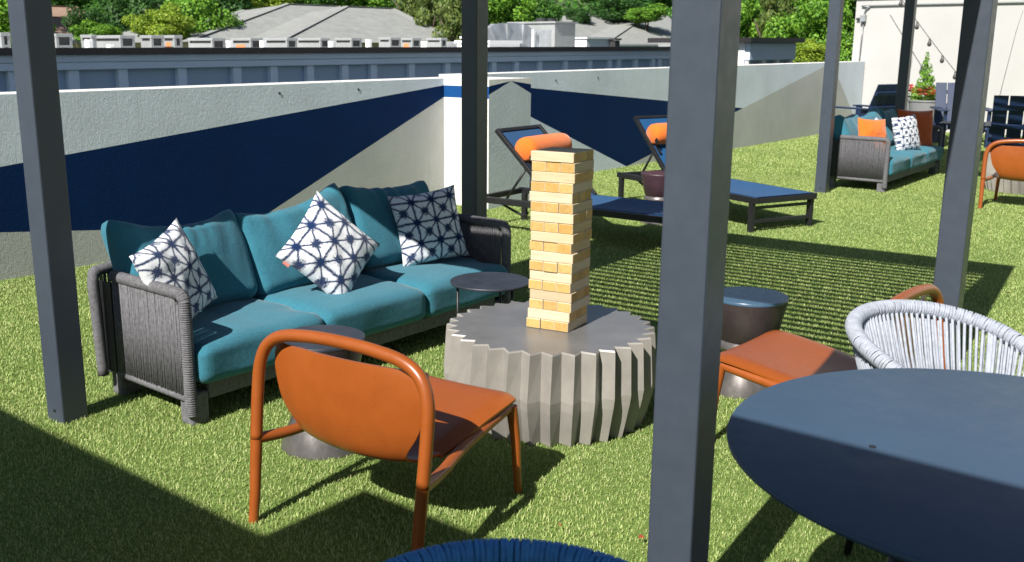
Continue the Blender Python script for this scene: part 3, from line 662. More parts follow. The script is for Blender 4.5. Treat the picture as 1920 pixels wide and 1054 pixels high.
TR = [(10, 20, 62, 3.2, 3.6, 'leaf_bright', 'bright green tree at the left edge beside the pergola post'),
 (-60, -20, 80, 6, 6, 'leaf_mid', 'mid green tree cut by the left picture edge'),
 (150, -12, 110, 6, 3.2, 'leaf_mid', 'far green tree above the brown roofs'),
 (160, 45, 58, 1.4, 1.2, 'leaf_dark', 'small dark bush in front of the brown roofs'),
 (185, 60, 57, 1.7, .9, 'leaf_bright', 'low yellow-green bush behind the condensers at left'),
 (225, 22, 70, 3.0, 3.2, 'leaf_mid', 'mid green tree right of the brown roofs'),
 (262, 20, 66, 2.6, 3.6, 'leaf_dark', 'dark leafy tree with a pale trunk showing at left'),
 (300, 48, 56, 1.8, 1.3, 'leaf_yellow', 'round yellow-green bush left of the grey roof'),
 (330, 10, 72, 3.0, 3.4, 'leaf_bright', 'bright tree left of the grey roof'),
 (368, 32, 60, 2.4, 2.4, 'leaf_bright', 'bright bushy tree touching the left slope of the grey roof'),
 (405, 0, 74, 3.2, 3.0, 'leaf_dark', 'dark tree over the left slope of the grey roof'),
 (450, -6, 80, 3.0, 2.6, 'leaf_mid', 'mid green tree over the lower grey ridge'),
 (500, -4, 76, 2.6, 1.8, 'leaf_yellow', 'yellow-green treetop above the lower grey ridge'),
 (560, -14, 92, 4, 2.4, 'leaf_mid', 'mid green treetop above the main grey ridge'),
 (680, -12, 95, 4, 2.6, 'leaf_bright', 'bright treetop above the right grey ridge'),
 (620, -30, 110, 5, 3, 'leaf_dark', 'dark treetop far behind the grey roof'),
 (765, 10, 72, 2.2, 4.4, 'leaf_olive', 'olive conifer behind the right slope of the grey roof'),
 (805, 18, 68, 2.4, 4.2, 'leaf_olive', 'second olive conifer left of the centre post'),
 (848, 22, 64, 2.2, 3.8, 'leaf_olive', 'olive conifer beside the centre post'),
 (880, 0, 85, 3.4, 3.4, 'leaf_mid', 'mid green tree behind the centre post'),
 (950, 14, 66, 2.6, 2.2, 'leaf_bright', 'bright tree right of the centre post above the duct'),
 (1005, 14, 70, 2.4, 2.2, 'leaf_mid', 'mid green tree left of the cream apartments'),
 (1085, 30, 95, 1.6, 1.2, 'leaf_dark', 'small dark tree in front of the cream apartments'),
 (1160, 16, 100, 3.4, 1.7, 'leaf_dark', 'dark tree above the right grey roof'),
 (1215, 24, 96, 2.8, 1.2, 'leaf_bright', 'bright low tree beside the big post'),
 (1150, -22, 160, 8, 3.4, 'leaf_mid', 'far green tree right of the cream apartments'),
 (1240, -16, 150, 6, 2.4, 'leaf_dark', 'far dark treetop beside the big post'),
 (1320, 10, 90, 4, 4, 'leaf_mid', 'mid green tree hidden by the big post'),
 (1400, 38, 52, 1.9, 2.1, 'leaf_bright', 'bright tree just right of the big post'),
 (1445, 22, 50, 1.7, 2.9, 'leaf_olive', 'olive pine behind the blue stair tower'),
 (1480, 45, 48, 1.5, 1.9, 'leaf_olive', 'short olive pine at the corner of the stair tower'),
 (1530, 45, 44, 1.9, 2.2, 'leaf_bright', 'large bright tree between the stair tower and the far post'),
 (1515, 100, 42, 1.1, .8, 'leaf_yellow', 'low yellow-green shrub over the parapet end'),
 (1575, 30, 46, 2.2, 2.6, 'leaf_mid', 'dense green tree between the far post and the white building'),
 (1600, 85, 43, 1.5, 1.6, 'leaf_bright', 'bright lower tree against the white building'),
 (1545, 0, 60, 3.2, 3.4, 'leaf_dark', 'dark tree behind the far pergola post'),
 (1470, -18, 85, 3.4, 2.0, 'leaf_mid', 'mid green treetop over the stair tower'),
 (1560, 95, 45, 1.6, 1.3, 'leaf_mid', 'green bush at the foot of the white building')]
for i, a_ in enumerate(TR): tree(*a_, j=i)
# far woodland reading as one mass
fm = []
wv = MB()
wood_pts = []
for i in range(150):
    ang = ALPHA + R(34) - R(70)*i/149 + random.uniform(-.01, .01); dd = random.uniform(105, 170)
    wood_pts.append((math.cos(ang)*dd, math.sin(ang)*dd, random.uniform(-2, 7)*dd/130, random.uniform(5, 9)))
r_ = np.random.default_rng(5); Vs = []
for (x, y, z, s_) in wood_pts:
    n_ = 900; d = r_.normal(size=(n_, 3)); d /= np.linalg.norm(d, axis=1)[:, None]; P = np.array([x, y, z-3])+d*np.array([s_, s_, s_*.75])*(r_.uniform(.5, 1, n_)**.4)[:, None]
    u = np.cross(d, r_.normal(size=(n_, 3))); u /= np.linalg.norm(u, axis=1)[:, None]; v = np.cross(d, u); sz = r_.uniform(.25, .6, n_)[:, None]
    Vs.append(np.stack([P-u*sz, P+v*sz*.7, P+u*sz, P-v*sz*.7], 1))
V = np.concatenate(Vs).astype(np.float32); n_ = len(V)
me = bpy.data.meshes.new('woodland'); me.vertices.add(n_*4); me.vertices.foreach_set('co', V.ravel()); me.loops.add(n_*4); me.loops.foreach_set('vertex_index', np.arange(n_*4, dtype=np.int32))
me.polygons.add(n_); me.polygons.foreach_set('loop_start', (np.arange(n_)*4).astype(np.int32))
try: me.polygons.foreach_set('loop_total', np.full(n_, 4, np.int32))
except Exception: pass
me.update(calc_edges=True); me.materials.append(MATS['leaf_mid']); tag(link('woodland', me), 'distant green woodland on the hills behind the houses', 'woodland', kind='stuff')

# ================================================================== FURNITURE
def rbox(w_, d_, h_, r_, n=10, fn=None):
    """soft box (cushion): rounded subdivided box centred at the origin, fn(p,u) displaces"""
    bm = bmesh.new(); bmesh.ops.create_cube(bm, size=2.0); bmesh.ops.subdivide_edges(bm, edges=bm.edges, cuts=n, use_grid_fill=True)
    for v in bm.verts:
        u = v.co.copy(); p = Vector((u.x*w_/2, u.y*d_/2, u.z*h_/2))
        q = Vector((max(-w_/2+r_, min(w_/2-r_, p.x)), max(-d_/2+r_, min(d_/2-r_, p.y)), max(-h_/2+r_, min(h_/2-r_, p.z))))
        dd = p-q
        if dd.length > 1e-6: p = q+dd.normalized()*min(r_, max(abs(dd.x), abs(dd.y), abs(dd.z)))
        if fn: p = fn(p, u)
        v.co = p
    bmesh.ops.recalc_face_normals(bm, faces=bm.faces); return bm
def bmobj(bm, name, mat, parent, smooth=True):
    me = bpy.data.meshes.new(name); bm.to_mesh(me); bm.free(); me.materials.append(MATS[mat])
    if smooth: me.polygons.foreach_set('use_smooth', [True]*len(me.polygons))
    return link(name, me, parent)

SX0, SX1, SYF, SYB = 0, 2.07, 0, .64      # sofa local: x along, y towards the back, front-left corner at origin
def make_sofa(loc, rz, label, seed, slump):
    t = thing('sofa', loc, rz, label, 'sofa', 'teal rope sofas')
    L = SX1; D = SYB
    # legs
    for x, y in ((.0, .01), (L-.085, .01), (.02, D-.09), (L-.105, D-.09)):
        o = MB().box((0, 0, -.005), (.085, .085, .135)).build('leg', 'rope_grey', t, bevel=.012); o.location = (x, y, 0)
    MB().box((.30, .06, .0), (.35, .11, .10)).build('leg', 'dark_metal', t).location = (.7, .2, 0)
    # base frame
    MB().box((.09, .02, .09), (L-.09, .075, .165)).build('front_rail', 'rope_grey', t, bevel=.01)
    MB().box((.05, D-.09, .09), (L-.05, D-.04, .165)).build('rear_rail', 'rope_grey', t, bevel=.01)
    MB().box((.02, .08, .14), (L-.02, D-.1, .165)).build('seat_deck', 'dark_metal', t)
    # arms and back: loop frame + vertical strands
    def arm(xc, nm):
        path = [(xc, .015, .05), (xc, .015, .30), (xc, .015, .50), (xc, .026, .533), (xc, .062, .546), (xc, .3, .548), (xc, D-.12, .55)]
        pts = catmull(path, 5); a_ = MB().tube(pts, .023, 10).build(nm, 'rope_grey', t, True)
        bot = MB().tube([(xc, .02, .115), (xc, D-.12, .12)], .018, 8).build('lower_bar', 'rope_grey', a_, True)
        m = MB(); y = .045
        while y < D-.12:
            zt_ = .543 if y > .09 else .50+(y-.04)*.8
            j = random.uniform(-.0015, .0015)
            m.tube([(xc+.010+j, y, .12), (xc+.010-j, y+random.uniform(-.002, .002), zt_)], .0036, 5); m.tube([(xc-.010+j, y+.004, .12), (xc-.010-j, y+.004+random.uniform(-.002, .002), zt_)], .0036, 5)
            y += .0088
        tag(m.build('rope_weave', 'rope_grey', a_, True), kind='stuff')
        m = MB(); Lp = 0
        # wrap rings along the frame tube
        for i in range(len(pts)-1):
            p, q = Vector(pts[i]), Vector(pts[i+1]); nn = max(1, int((q-p).length/.0085))
            for k in range(nn):
                c_ = p.lerp(q, k/nn); dd = (q-p).normalized(); m.tube([c_-dd*.0036, c_, c_+dd*.0036], [.0235, .0268, .0235], 10, cap=False)
        tag(m.build('rope_wrap', 'rope_grey', a_, True), kind='stuff')
    arm(.0, 'arm'); arm(L, 'arm')
    # back panel
    bp_ = catmull([(-.03, D-.03, .10), (-.035, D-.02, .40), (-.03, D-.01, .53), (.02, D+.0, .56), (.3, D+.01, .565), (L/2, D+.015, .565), (L-.3, D+.01, .565), (L-.02, D, .56), (L+.03, D-.01, .53), (L+.035, D-.02, .40), (L+.03, D-.03, .10)], 6)
    bk = MB().tube(bp_, .024, 10).build('back_frame', 'rope_grey', t, True)
    MB().tube([(-.03, D-.03, .12), (L+.03, D-.03, .12)], .018, 8).build('lower_bar', 'rope_grey', bk, True)
    m = MB(); x = -.02
    while x < L+.02:
        m.tube([(x, D-.02, .12), (x+random.uniform(-.002, .002), D+.005, .56)], .0038, 5); x += .0095
    tag(m.build('rope_weave', 'rope_grey', bk, True), kind='stuff')
    for xx in (-.012, L+.012): MB().box((xx-.006, D-.12, .13), (xx+.006, D-.03, .52)).build('corner_cover', 'dark_metal', t)
    # cushions
    cw = (L-.06)/3
    for i in range(3):
        sd_ = seed+i*3.1
        def fn(p, u, sd_=sd_, i=i):
            top = max(0, u.z); k = (1-u.x**2)*(1-u.y**2)
            p.z += top*(.022*k - .010*math.exp(-((u.x-.2)**2+(u.y-.1)**2)*3))
            nz = noise.noise(Vector((p.x*5+sd_, p.y*5, p.z*5))); p.z += .007*nz*top; p.y += (.010*noise.noise(Vector((p.x*4+sd_, 3.3, p.z*7))) if u.y < 0 else 0)
            fold = math.exp(-((u.x-.75+.2*u.y)**2)*30)*.006*math.sin(u.y*7+sd_); p.z += fold*top
            if u.y < -.3: p.z -= .012*top*abs(u.x)**6
            return p
        bm = rbox(cw+.004, D-.10+.05, .175, .045, 22, fn); o = bmobj(bm, 'seat_cushion', 'teal', t); o.location = (.03+cw*(i+.5), (D-.13)/2+.0, .165+.0875)
        m = MB(); rr = [(-cw/2+.01, -.295, .03), (cw/2-.01, -.295, .03)]
        def fb(p, u, sd_=sd_, i=i):
            ear = abs(u.x)**3; top = max(0, u.z)
            p.z += top*(.035*ear-.045*(1-u.x**2)*slump[i]) + top*.03*slump[i]*u.x*(1 if i == 1 else -.3)
            puff = (1-u.x**2)*(1-u.z**2); p.y += (-.032 if u.y < 0 else .02)*puff
            wr = noise.noise(Vector((p.x*9+sd_, p.z*3.2, sd_)))*.014 + noise.noise(Vector((p.x*18+sd_, p.z*5, sd_+4)))*.007
            p.y += wr*(.35+.9*top)*(1 if u.y < 0 else .4)
            gather = math.sin(p.x*95+6*noise.noise(Vector((p.x*6, p.z*7, sd_)))+sd_)*max(0, noise.noise(Vector((p.x*4+sd_, 1.7, sd_))))
            p.y += .020*gather*max(0, u.z-.05)*(1 if u.y < 0 else .2)
            p.x += .012*noise.noise(Vector((p.z*6, sd_, p.y*5)))
            p.y += -.02*top*(1-abs(u.x))*slump[i]
            return p
        bm = rbox(cw+.01, .15, .43, .055, 40, fb); o = bmobj(bm, 'back_cushion', 'teal', t); o.location = (.03+cw*(i+.5), D-.105, .335+.20); o.rotation_euler = (R(-23), R((1.5, -4, 3)[i]*1.0), R((3, -3, 2)[i]))
    return t
make_sofa((2.215, 3.325, 0), R(.6), 'near three-seat teal cushioned sofa with grey rope arms', 1.3, (.9, .75, .15))
make_sofa((10.86, 3.50, 0), R(2.0), 'far three-seat teal cushioned sofa with grey rope arms below the far pergola', 8.7, (.2, .5, .3))

# throw pillows
def pillow(loc, quat_axes, w_, h_, t_, mat, label, seed=0, tagc=False, name='throw_pillow'):
    n = 22; bm = bmesh.new(); uvl = bm.loops.layers.uv.new('UVMap'); grid = {}
    for s_ in (1, -1):
        for i in range(n+1):
            for j in range(n+1):
                u = -1+2*i/n; v = -1+2*j/n
                if s_ == -1 and (i in (0, n) or j in (0, n)): grid[(s_, i, j)] = grid[(1, i, j)]; continue
                e = (max(0, 1-abs(u)**2.6)*max(0, 1-abs(v)**2.6))**.55
                x = w_/2*u*(1-.085*(1-v*v)); y = h_/2*v*(1-.085*(1-u*u)); z = s_*t_/2*e
                nz = noise.noise(Vector((u*2.1+seed, v*2.1, s_*2)))*.10 + noise.noise(Vector((u*5+seed, v*5, s_*2+7)))*.05
                z += s_*t_*nz*e**.5*.9
                grid[(s_, i, j)] = bm.verts.new((x, y, z))
    for s_ in (1, -1):
        for i in range(n):
            for j in range(n):
                vs_ = [grid[(s_, i, j)], grid[(s_, i+1, j)], grid[(s_, i+1, j+1)], grid[(s_, i, j+1)]]
                uvs = [(i/n, j/n), ((i+1)/n, j/n), ((i+1)/n, (j+1)/n), (i/n, (j+1)/n)]
                if s_ < 0: vs_.reverse(); uvs.reverse()
                try:
                    f = bm.faces.new(vs_)
                    for lp, q in zip(f.loops, uvs): lp[uvl].uv = q
                except ValueError: pass
    me = bpy.data.meshes.new(name); bm.to_mesh(me); bm.free(); me.materials.append(MATS[mat]); me.polygons.foreach_set('use_smooth', [True]*len(me.polygons))
    o = link(name, me); o.location = loc; o.rotation_euler = quat_axes; tag(o, label, 'pillow', 'throw pillows on the sofas')
    if tagc:
        k = MB().box((-.012, -.022, -.0015), (.012, .012, .0015)).build('care_tag', 'tag_pink', o); k.location = (-w_/2*.97, h_/2*.72, 0)
    return o
def face_rot(normal, roll):
    """euler so that local +z looks along normal and local +y is up, rolled by roll"""
    nz = Vector(normal).normalized(); x = Vector((0, 0, 1)).cross(nz).normalized(); y = nz.cross(x)
    m = Matrix((x, y, nz)).transposed() @ Matrix.Rotation(roll, 3, 'Z'); return m.to_euler()
pillow((2.37, 3.625, .545), face_rot((.42, -1, .36), R(14)), .40, .40, .14, 'shibori_a', 'blue tie-dyed white pillow leaning on the left arm of the near sofa', 1)
pillow((3.20, 3.585, .545), face_rot((-.15, -1, .42), R(43)), .42, .42, .15, 'shibori_b', 'blue tie-dyed white pillow standing on its corner in the middle of the near sofa', 4, True)
pillow((3.985, 3.66, .545), face_rot((-.45, -1, .32), R(6)), .40, .40, .14, 'shibori_a', 'blue tie-dyed white pillow at the right end of the near sofa, half in shade', 9)
pillow((11.05, 3.75, .56), face_rot((-.45, -1, .25), R(-4)), .40, .38, .15, 'orange_fabric', 'bright orange pillow at the left end of the far sofa', 2)
pillow((11.32, 3.80, .52), face_rot((-.1, -1, .3), R(20)), .36, .36, .14, 'shibori_c', 'blue patterned pillow half hidden behind the orange pillow on the far sofa', 6)
pillow((12.0, 3.70, .525), face_rot((-.35, -1, .25), R(4)), .42, .42, .14, 'shibori_c', 'blue and white patterned pillow in the middle of the far sofa', 12)
pillow((12.5, 3.76, .545), face_rot((-.6, -1, .2), R(-3)), .52, .46, .17, 'rust_fabric', 'large rust brown pillow at the right end of the far sofa', 15)

# orange lounge chair (faces local +x)
def make_chair():
    t = thing('lounge_chair', (0, 0, 0), 0, '', 'chair', 'orange lounge chairs')
    r = .0200
    def rear(z): return -.335+.075*min(1, z/.62)**1.0
    zj = .275
    for s_ in (1, -1):
        m = MB(); m.tube([(rear(0)-.004, s_*.325, 0), (rear(.1), s_*.327, .1), (rear(zj), s_*.332, zj)], [r*.80, r*.9, r*1.0], 14); m.build('leg', 'orange_plastic', t, True, 50)
        m = MB(); m.tube([(.335, s_*.262, 0), (.325, s_*.255, .2), (.312, s_*.245, .318)], [r*.66, r*.85, r*1.0], 14); m.build('leg', 'orange_plastic', t, True, 50)
        m = MB(); m.tube(catmull([(rear(zj), s_*.332, zj), (-.16, s_*.300, .268), (.02, s_*.262, .285), (.31, s_*.240, .318)], 6), [r*1.0]*1+[r*.92]*17+[r*.9], 12); m.build('side_rail', 'orange_plastic', t, True, 50)
    top = [(rear(zj), -.332, zj), (rear(.42), -.335, .42), (rear(.52), -.330, .52), (rear(.585), -.300, .585), (rear(.625), -.235, .622), (rear(.64), -.12, .638), (rear(.64), 0, .642)]
    path = top+[(x, -y, z) for x, y, z in top[-2::-1]]
    m = MB(); m.tube(catmull(path, 6), r*1.0, 16); m.build('back_rail', 'orange_plastic', t, True)
    # shell: profile stations (x, z, half width), from the front lip to the top of the back
    prof = catmull([(.350, .312, .205), (.354, .332, .226), (.338, .350, .248), (.29, .354, .263), (.15, .335, .262), (0, .308, .258), (-.10, .285, .250)], 5)
    prof2 = catmull([(-.10, .285, .250), (-.165, .272, .222), (-.215, .285, .205), (-.245, .325, .222), (-.260, .40, .270), (-.264, .49, .296), (-.262, .555, .302), (-.260, .592, .292)], 5)
    def shell(pr_, nm, dish, lip):
        nW = 16; th = .011; V_ = []; 
        for i, p in enumerate(pr_):
            a_ = pr_[max(0, i-1)]; b_ = pr_[min(len(pr_)-1, i+1)]; tx, tz = b_[0]-a_[0], b_[1]-a_[1]; L_ = math.hypot(tx, tz) or 1; nx_, nz_ = tz/L_, -tx/L_
            for side_ in (0, 1):
                for k in range(nW+1):
                    s_ = -1+2*k/nW; hw = p[2]; cv = dish(i/(len(pr_)-1))*(s_*s_); edge = 1-abs(s_)**8*.25
                    off = cv - side_*th*edge - lip*max(0, (abs(s_)-.80)/.20)**2
                    V_.append((p[0]+nx_*off, s_*hw, p[1]+nz_*off))
        m = MB(); row = 2*(nW+1); fs = []
        for i in range(len(pr_)-1):
            for k in range(nW):
                fs.append((i*row+k, i*row+k+1, (i+1)*row+k+1, (i+1)*row+k)); o_ = nW+1
                fs.append((i*row+o_+k, (i+1)*row+o_+k, (i+1)*row+o_+k+1, i*row+o_+k+1))
            for k in (0, nW): fs.append((i*row+k, (i+1)*row+k, (i+1)*row+nW+1+k, i*row+nW+1+k))
        for i in (0, len(pr_)-1):
            for k in range(nW): fs.append((i*row+k, i*row+k+1, i*row+nW+2+k, i*row+nW+1+k))
        m.add(V_, fs); return m.build(nm, 'orange_plastic', t, True, 60)
    shell(prof, 'seat', lambda q: .004*(1-q)+.012*q, .016); shell(prof2, 'backrest', lambda q: .012+.03*q, .0)
    return t
ch = make_chair(); ch['label'] = 'orange lounge chair in the foreground seen from behind'
ch.location = (2.215, 2.185, 0); ch.rotation_euler = (0, 0, R(6))
dup(ch, (3.655, 1.325, 0), R(88), 'orange lounge chair half hidden behind the grey rope chair')
dup(ch, (10.72, 2.18, 0), R(8), 'orange lounge chair at the right edge near the far drum table')

# fluted drum table
def make_drum(loc, label):
    N = 32; Rr = .405; dep = .042
    prof = [(.0, .390, .03), (.006, .398, .03), (.15, .434, -.03), (.19, .440, -.03), (.36, .428, .03), (.374, .427, .03), (.380, .421, .03)]
    m = MB(); V_ = []
    for z, r_, sh in prof:
        for k in range(N):
            a0 = 2*math.pi*k/N; pit = 2*math.pi/N
            V_.append((r_*math.cos(a0+sh*pit), r_*math.sin(a0+sh*pit), z)); a1 = a0+pit*.5
            V_.append(((r_-dep)*math.cos(a1), (r_-dep)*math.sin(a1), z))
    n2 = 2*N; fs = []
    for i in range(len(prof)-1):
        for k in range(n2): fs.append((i*n2+k, i*n2+(k+1) % n2, (i+1)*n2+(k+1) % n2, (i+1)*n2+k))
    t = thing('drum_table', loc, R(3), label, 'table', 'fluted drum tables')
    m.add(V_, fs); m.build('fluted_side', 'drum_cement', t)
    m = MB(); o_ = (len(prof)-1)*n2; m.add([V_[o_+k] for k in range(n2)]+[(0, 0, .380)], [(k, (k+1) % n2, n2) for k in range(n2)]); m.build('table_top', 'drum_top', t)
    return t
make_drum((3.283, 2.345, 0), 'grey fluted drum coffee table carrying the wooden block tower')
make_drum((11.95, 2.40, 0), 'grey fluted drum table at the right edge behind the far orange chair')

# tumbling block tower
BL, BW, BH = .186, .062, .0398
bm = bmesh.new(); bmesh.ops.create_cube(bm, size=1)
for v in bm.verts: v.co = Vector((v.co.x*BL, v.co.y*BW*.985, v.co.z*BH*.985))
bmesh.ops.bevel(bm, geom=bm.edges, offset=.0022, segments=1, affect='EDGES', profile=.5)
bme = bpy.data.meshes.new('wooden_block'); 
for f in bm.faces: f.material_index = 1 if abs(f.normal.x) > .9 else 0
bm.to_mesh(bme); bm.free(); bme.materials.append(MATS['pine_side']); bme.materials.append(MATS['pine_end'])
tc = at(1047, 600, Z=.38); 
q0, q1, q2 = at(988.8, 612.2, Z=.38), at(1064.1, 623.9, Z=.38), at(1105.6, 605, Z=.38)
tcx, tcy = (q0.x+q2.x)/2, (q0.y+q2.y)/2; TROT = math.atan2(q0.y-q1.y, q0.x-q1.x)      # left visible face direction
ordn = ['first', 'second', 'third', 'fourth', 'fifth', 'sixth', 'seventh', 'eighth', 'ninth', 'tenth', 'eleventh', 'twelfth', 'thirteenth', 'fourteenth', 'fifteenth', 'sixteenth', 'seventeenth', 'eighteenth']
ex = Vector((math.cos(TROT), math.sin(TROT), 0)); ey = Vector((-ex.y, ex.x, 0))
for lv in range(18):                       # lv 0 = bottom
    ends_left = (lv % 2 == 0)               # end grain shows on the broad left face
    sx, sy = random.uniform(-.003, .003), random.uniform(-.003, .003); hgt = ordn[17-lv]
    if lv < 2: sx += .003; sy += .002
    for k in range(3):
        o = link('wooden_block', bme); off = (k-1)*BW; jit = random.uniform(-.003, .003)
        if ends_left: c = ex*off + ey*jit; rz = TROT+math.pi/2
        else: c = ey*off + ex*jit; rz = TROT
        o.location = (tcx+c.x+ex.x*sx+ey.x*sy, tcy+c.y+ex.y*sx+ey.y*sy, .3805+BH*(lv+.5)); o.rotation_euler = (0, 0, rz+random.uniform(-.012, .012)+(math.pi if random.random() < .5 else 0))
        if ends_left: lab = 'pine block, %s of three ends on the left face, %s layer from the tower top' % (('right', 'middle', 'left')[k], hgt)
        else: lab = 'pine block, %s of three ends on the right face, %s layer from the tower top' % (('right', 'middle', 'left')[k], hgt)
        tag(o, lab, 'wooden block', 'blocks of the wooden tower')

# hourglass stools
def make_stool(loc, label, cup='stool_dark', low_='stool_silver', top='slate_top'):
    t = thing('stool', loc, 0, label, 'stool', 'hourglass metal stools')
    m = MB(); m.lathe([(.168, .418), (.169, .424), (.166, .430), (.0, .430)], 48); m.build('top', top, t, True, 40)
    m = MB(); m.lathe([(.0, .4175), (.167, .4175), (.150, .34), (.128, .245), (.118, .235), (.0, .235)], 48); m.build('cup', cup, t, True, 40)
    m = MB(); m.lathe([(.0, .2345), (.122, .2345), (.133, .222), (.134, .206), (.120, .190), (.098, .182), (.0, .182)], 48); m.build('waist_ring', low_, t, True, 40)
    m = MB(); m.lathe([(.0, .1815), (.092, .1815), (.108, .150), (.140, .070), (.163, .012), (.165, .0), (.0, .0)], 48); m.build('foot', low_, t, True, 40)
    return t
st = make_stool((2.44, 2.80, 0), 'dark hourglass stool between the front orange chair and the near sofa')
make_stool((4.10, 1.86, 0), 'hourglass stool with blue-grey top behind the right orange chair', 'stool_dark', 'stool_silver', 'stool_blue_top')
make_stool((7.72, 4.38, 0), 'plum hourglass stool between the two sun loungers', 'plum', 'stool_silver', 'plum')

# thin metal side table
tcn = at(919, 526, Z=.42)
t = thing('side_table', (tcn.x, tcn.y, 0), 0, 'thin round slate side table in front of the right end of the near sofa', 'side table')
m = MB(); m.lathe([(.0, .408), (.186, .408), (.189, .412), (.189, .417), (.187, .420), (0, .420)], 56); m.build('table_top', 'slate_top', t, True, 40)
for k in range(3):
    a_ = R(20+120*k); MB().tube([(.155*math.cos(a_), .155*math.sin(a_), 0), (.155*math.cos(a_), .155*math.sin(a_), .4075)], .006, 8).build('leg', 'dark_metal', t, True)
m = MB(); m.tube([(.155*math.cos(R(a_)), .155*math.sin(R(a_)), .006) for a_ in range(0, 360, 12)], .006, 6, closed=True); m.build('foot_ring', 'dark_metal', t, True)

# sun loungers (local: x across, y from foot to head)
def make_lounger(loc, rz, label):
    t = thing('sun_lounger', loc, rz, label, 'sun lounger', 'navy sling sun loungers')
    W, L, Z = .64, 1.95, .29; hy = 1.16
    for s_ in (-1, 1):
        MB().box((s_*W/2-.02, 0, Z-.05), (s_*W/2+.02, L, Z)).build('side_rail', 'dark_metal', t, bevel=.004)
        for y in (.03, L-.08):
            MB().box((s_*W/2-.02, y, 0), (s_*W/2+.02, y+.045, Z-.0505)).build('leg', 'dark_metal', t, bevel=.004)
    for y in (.0, L-.04): MB().box((-W/2+.021, y, Z-.05), (W/2-.021, y+.04, Z-.005)).build('cross_rail', 'dark_metal', t, bevel=.004)
    MB().box((-W/2+.021, .035, .075), (W/2-.021, .07, .10)).build('foot_stretcher', 'dark_metal', t); MB().box((-W/2+.021, .035, .19), (W/2-.021, .07, .21)).build('foot_stretcher', 'dark_metal', t)
    m = MB(); n_ = 10; V_ = []
    for i in range(n_+1):
        for k in range(9):
            x = -W/2+.02+(W-.04)*k/8; y = .02+(hy-.02)*i/n_; V_.append((x, y, Z+.004-.018*math.sin(math.pi*k/8)*math.sin(math.pi*i/n_)))
    V2 = [(x, y, z-.006) for x, y, z in V_]; nV = len(V_)
    fs = [(i*9+k, i*9+k+1, (i+1)*9+k+1, (i+1)*9+k) for i in range(n_) for k in range(8)]; fs2 = [tuple(nV+j for j in f[::-1]) for f in fs]
    rim = [(i*9, (i+1)*9, nV+(i+1)*9, nV+i*9) for i in range(n_)]+[(i*9+8, nV+i*9+8, nV+(i+1)*9+8, (i+1)*9+8) for i in range(n_)]
    m.add(V_+V2, fs+fs2+rim); m.build('sling_seat', 'navy_sling', t, True, 40)
    # backrest
    bl = .80; an = R(43); ca, sa = math.cos(an), math.sin(an)
    Mx = Matrix.Translation((0, hy, Z)) @ Matrix.Rotation(an, 4, 'X')
    bkr = bpy.data.objects.new('backrest', None)
    m = MB()
    for s_ in (-1, 1): m.box((s_*(W/2-.025)-.016, 0, -.018), (s_*(W/2-.025)+.016, bl, .018), 0, Mx)
    m.box((-W/2+.045, bl-.032, -.016), (W/2-.045, bl, .016), 0, Mx)
    fr = m.build('backrest_frame', 'dark_metal', t, bevel=.003)
    MB().box((-W/2+.05, 0, -.004), (W/2-.05, bl-.034, .004), 0, Mx).build('backrest_sling', 'navy_sling', t)
    # head roll
    m = MB(); rr = .105; yy = bl-.29; zz = .075
    pts = [(-W/2+.03, .8), (-W/2+.05, .95), (-W/2+.10, 1), (0, 1.02), (W/2-.10, 1), (W/2-.05, .95), (W/2-.03, .8)]
    m.tube([Mx @ Vector((x, yy, zz)) for x, k in pts], [rr*k for x, k in pts], 20, ref=(0, 0, 1), flat=.95); hr = m.build('head_roll', 'orange_fabric', t, True, 60)
    for s_ in (-1, 1): MB().box((s_*(W/2-.07)-.012, yy-.20, .012), (s_*(W/2-.07)+.012, yy-.07, .022), 0, Mx).build('strap', 'dark_metal', hr)
    for s_ in (-1, 1): MB().box((s_*(W/2-.026)-.004, yy-.12, .075), (s_*(W/2-.026)+.004, yy-.08, .115), 0, Mx).build('buckle', 'dark_metal', hr)
    # prop
    for s_ in (-1, 1):
        p = Mx @ Vector((s_*(W/2-.06), bl*.5, -.01)); MB().tube([p, (s_*(W/2-.06), L-.25, Z-.06)], .011, 8).build('prop_arm', 'dark_metal', t, True)
        MB().tube(catmull([(s_*(W/2-.06), L-.25, Z-.06), (s_*(W/2-.06), L-.45, Z-.13), (s_*(W/2-.06), L-.50, Z-.10)], 4), .011, 8).build('prop_catch', 'dark_metal', t, True)
    return t
make_lounger((6.78, 3.42, 0), R(2), 'navy sling sun lounger with orange head roll behind the block tower')
make_lounger((8.05, 3.38, 0), -R(23), 'navy sling sun lounger angled behind the big post with its foot end showing')

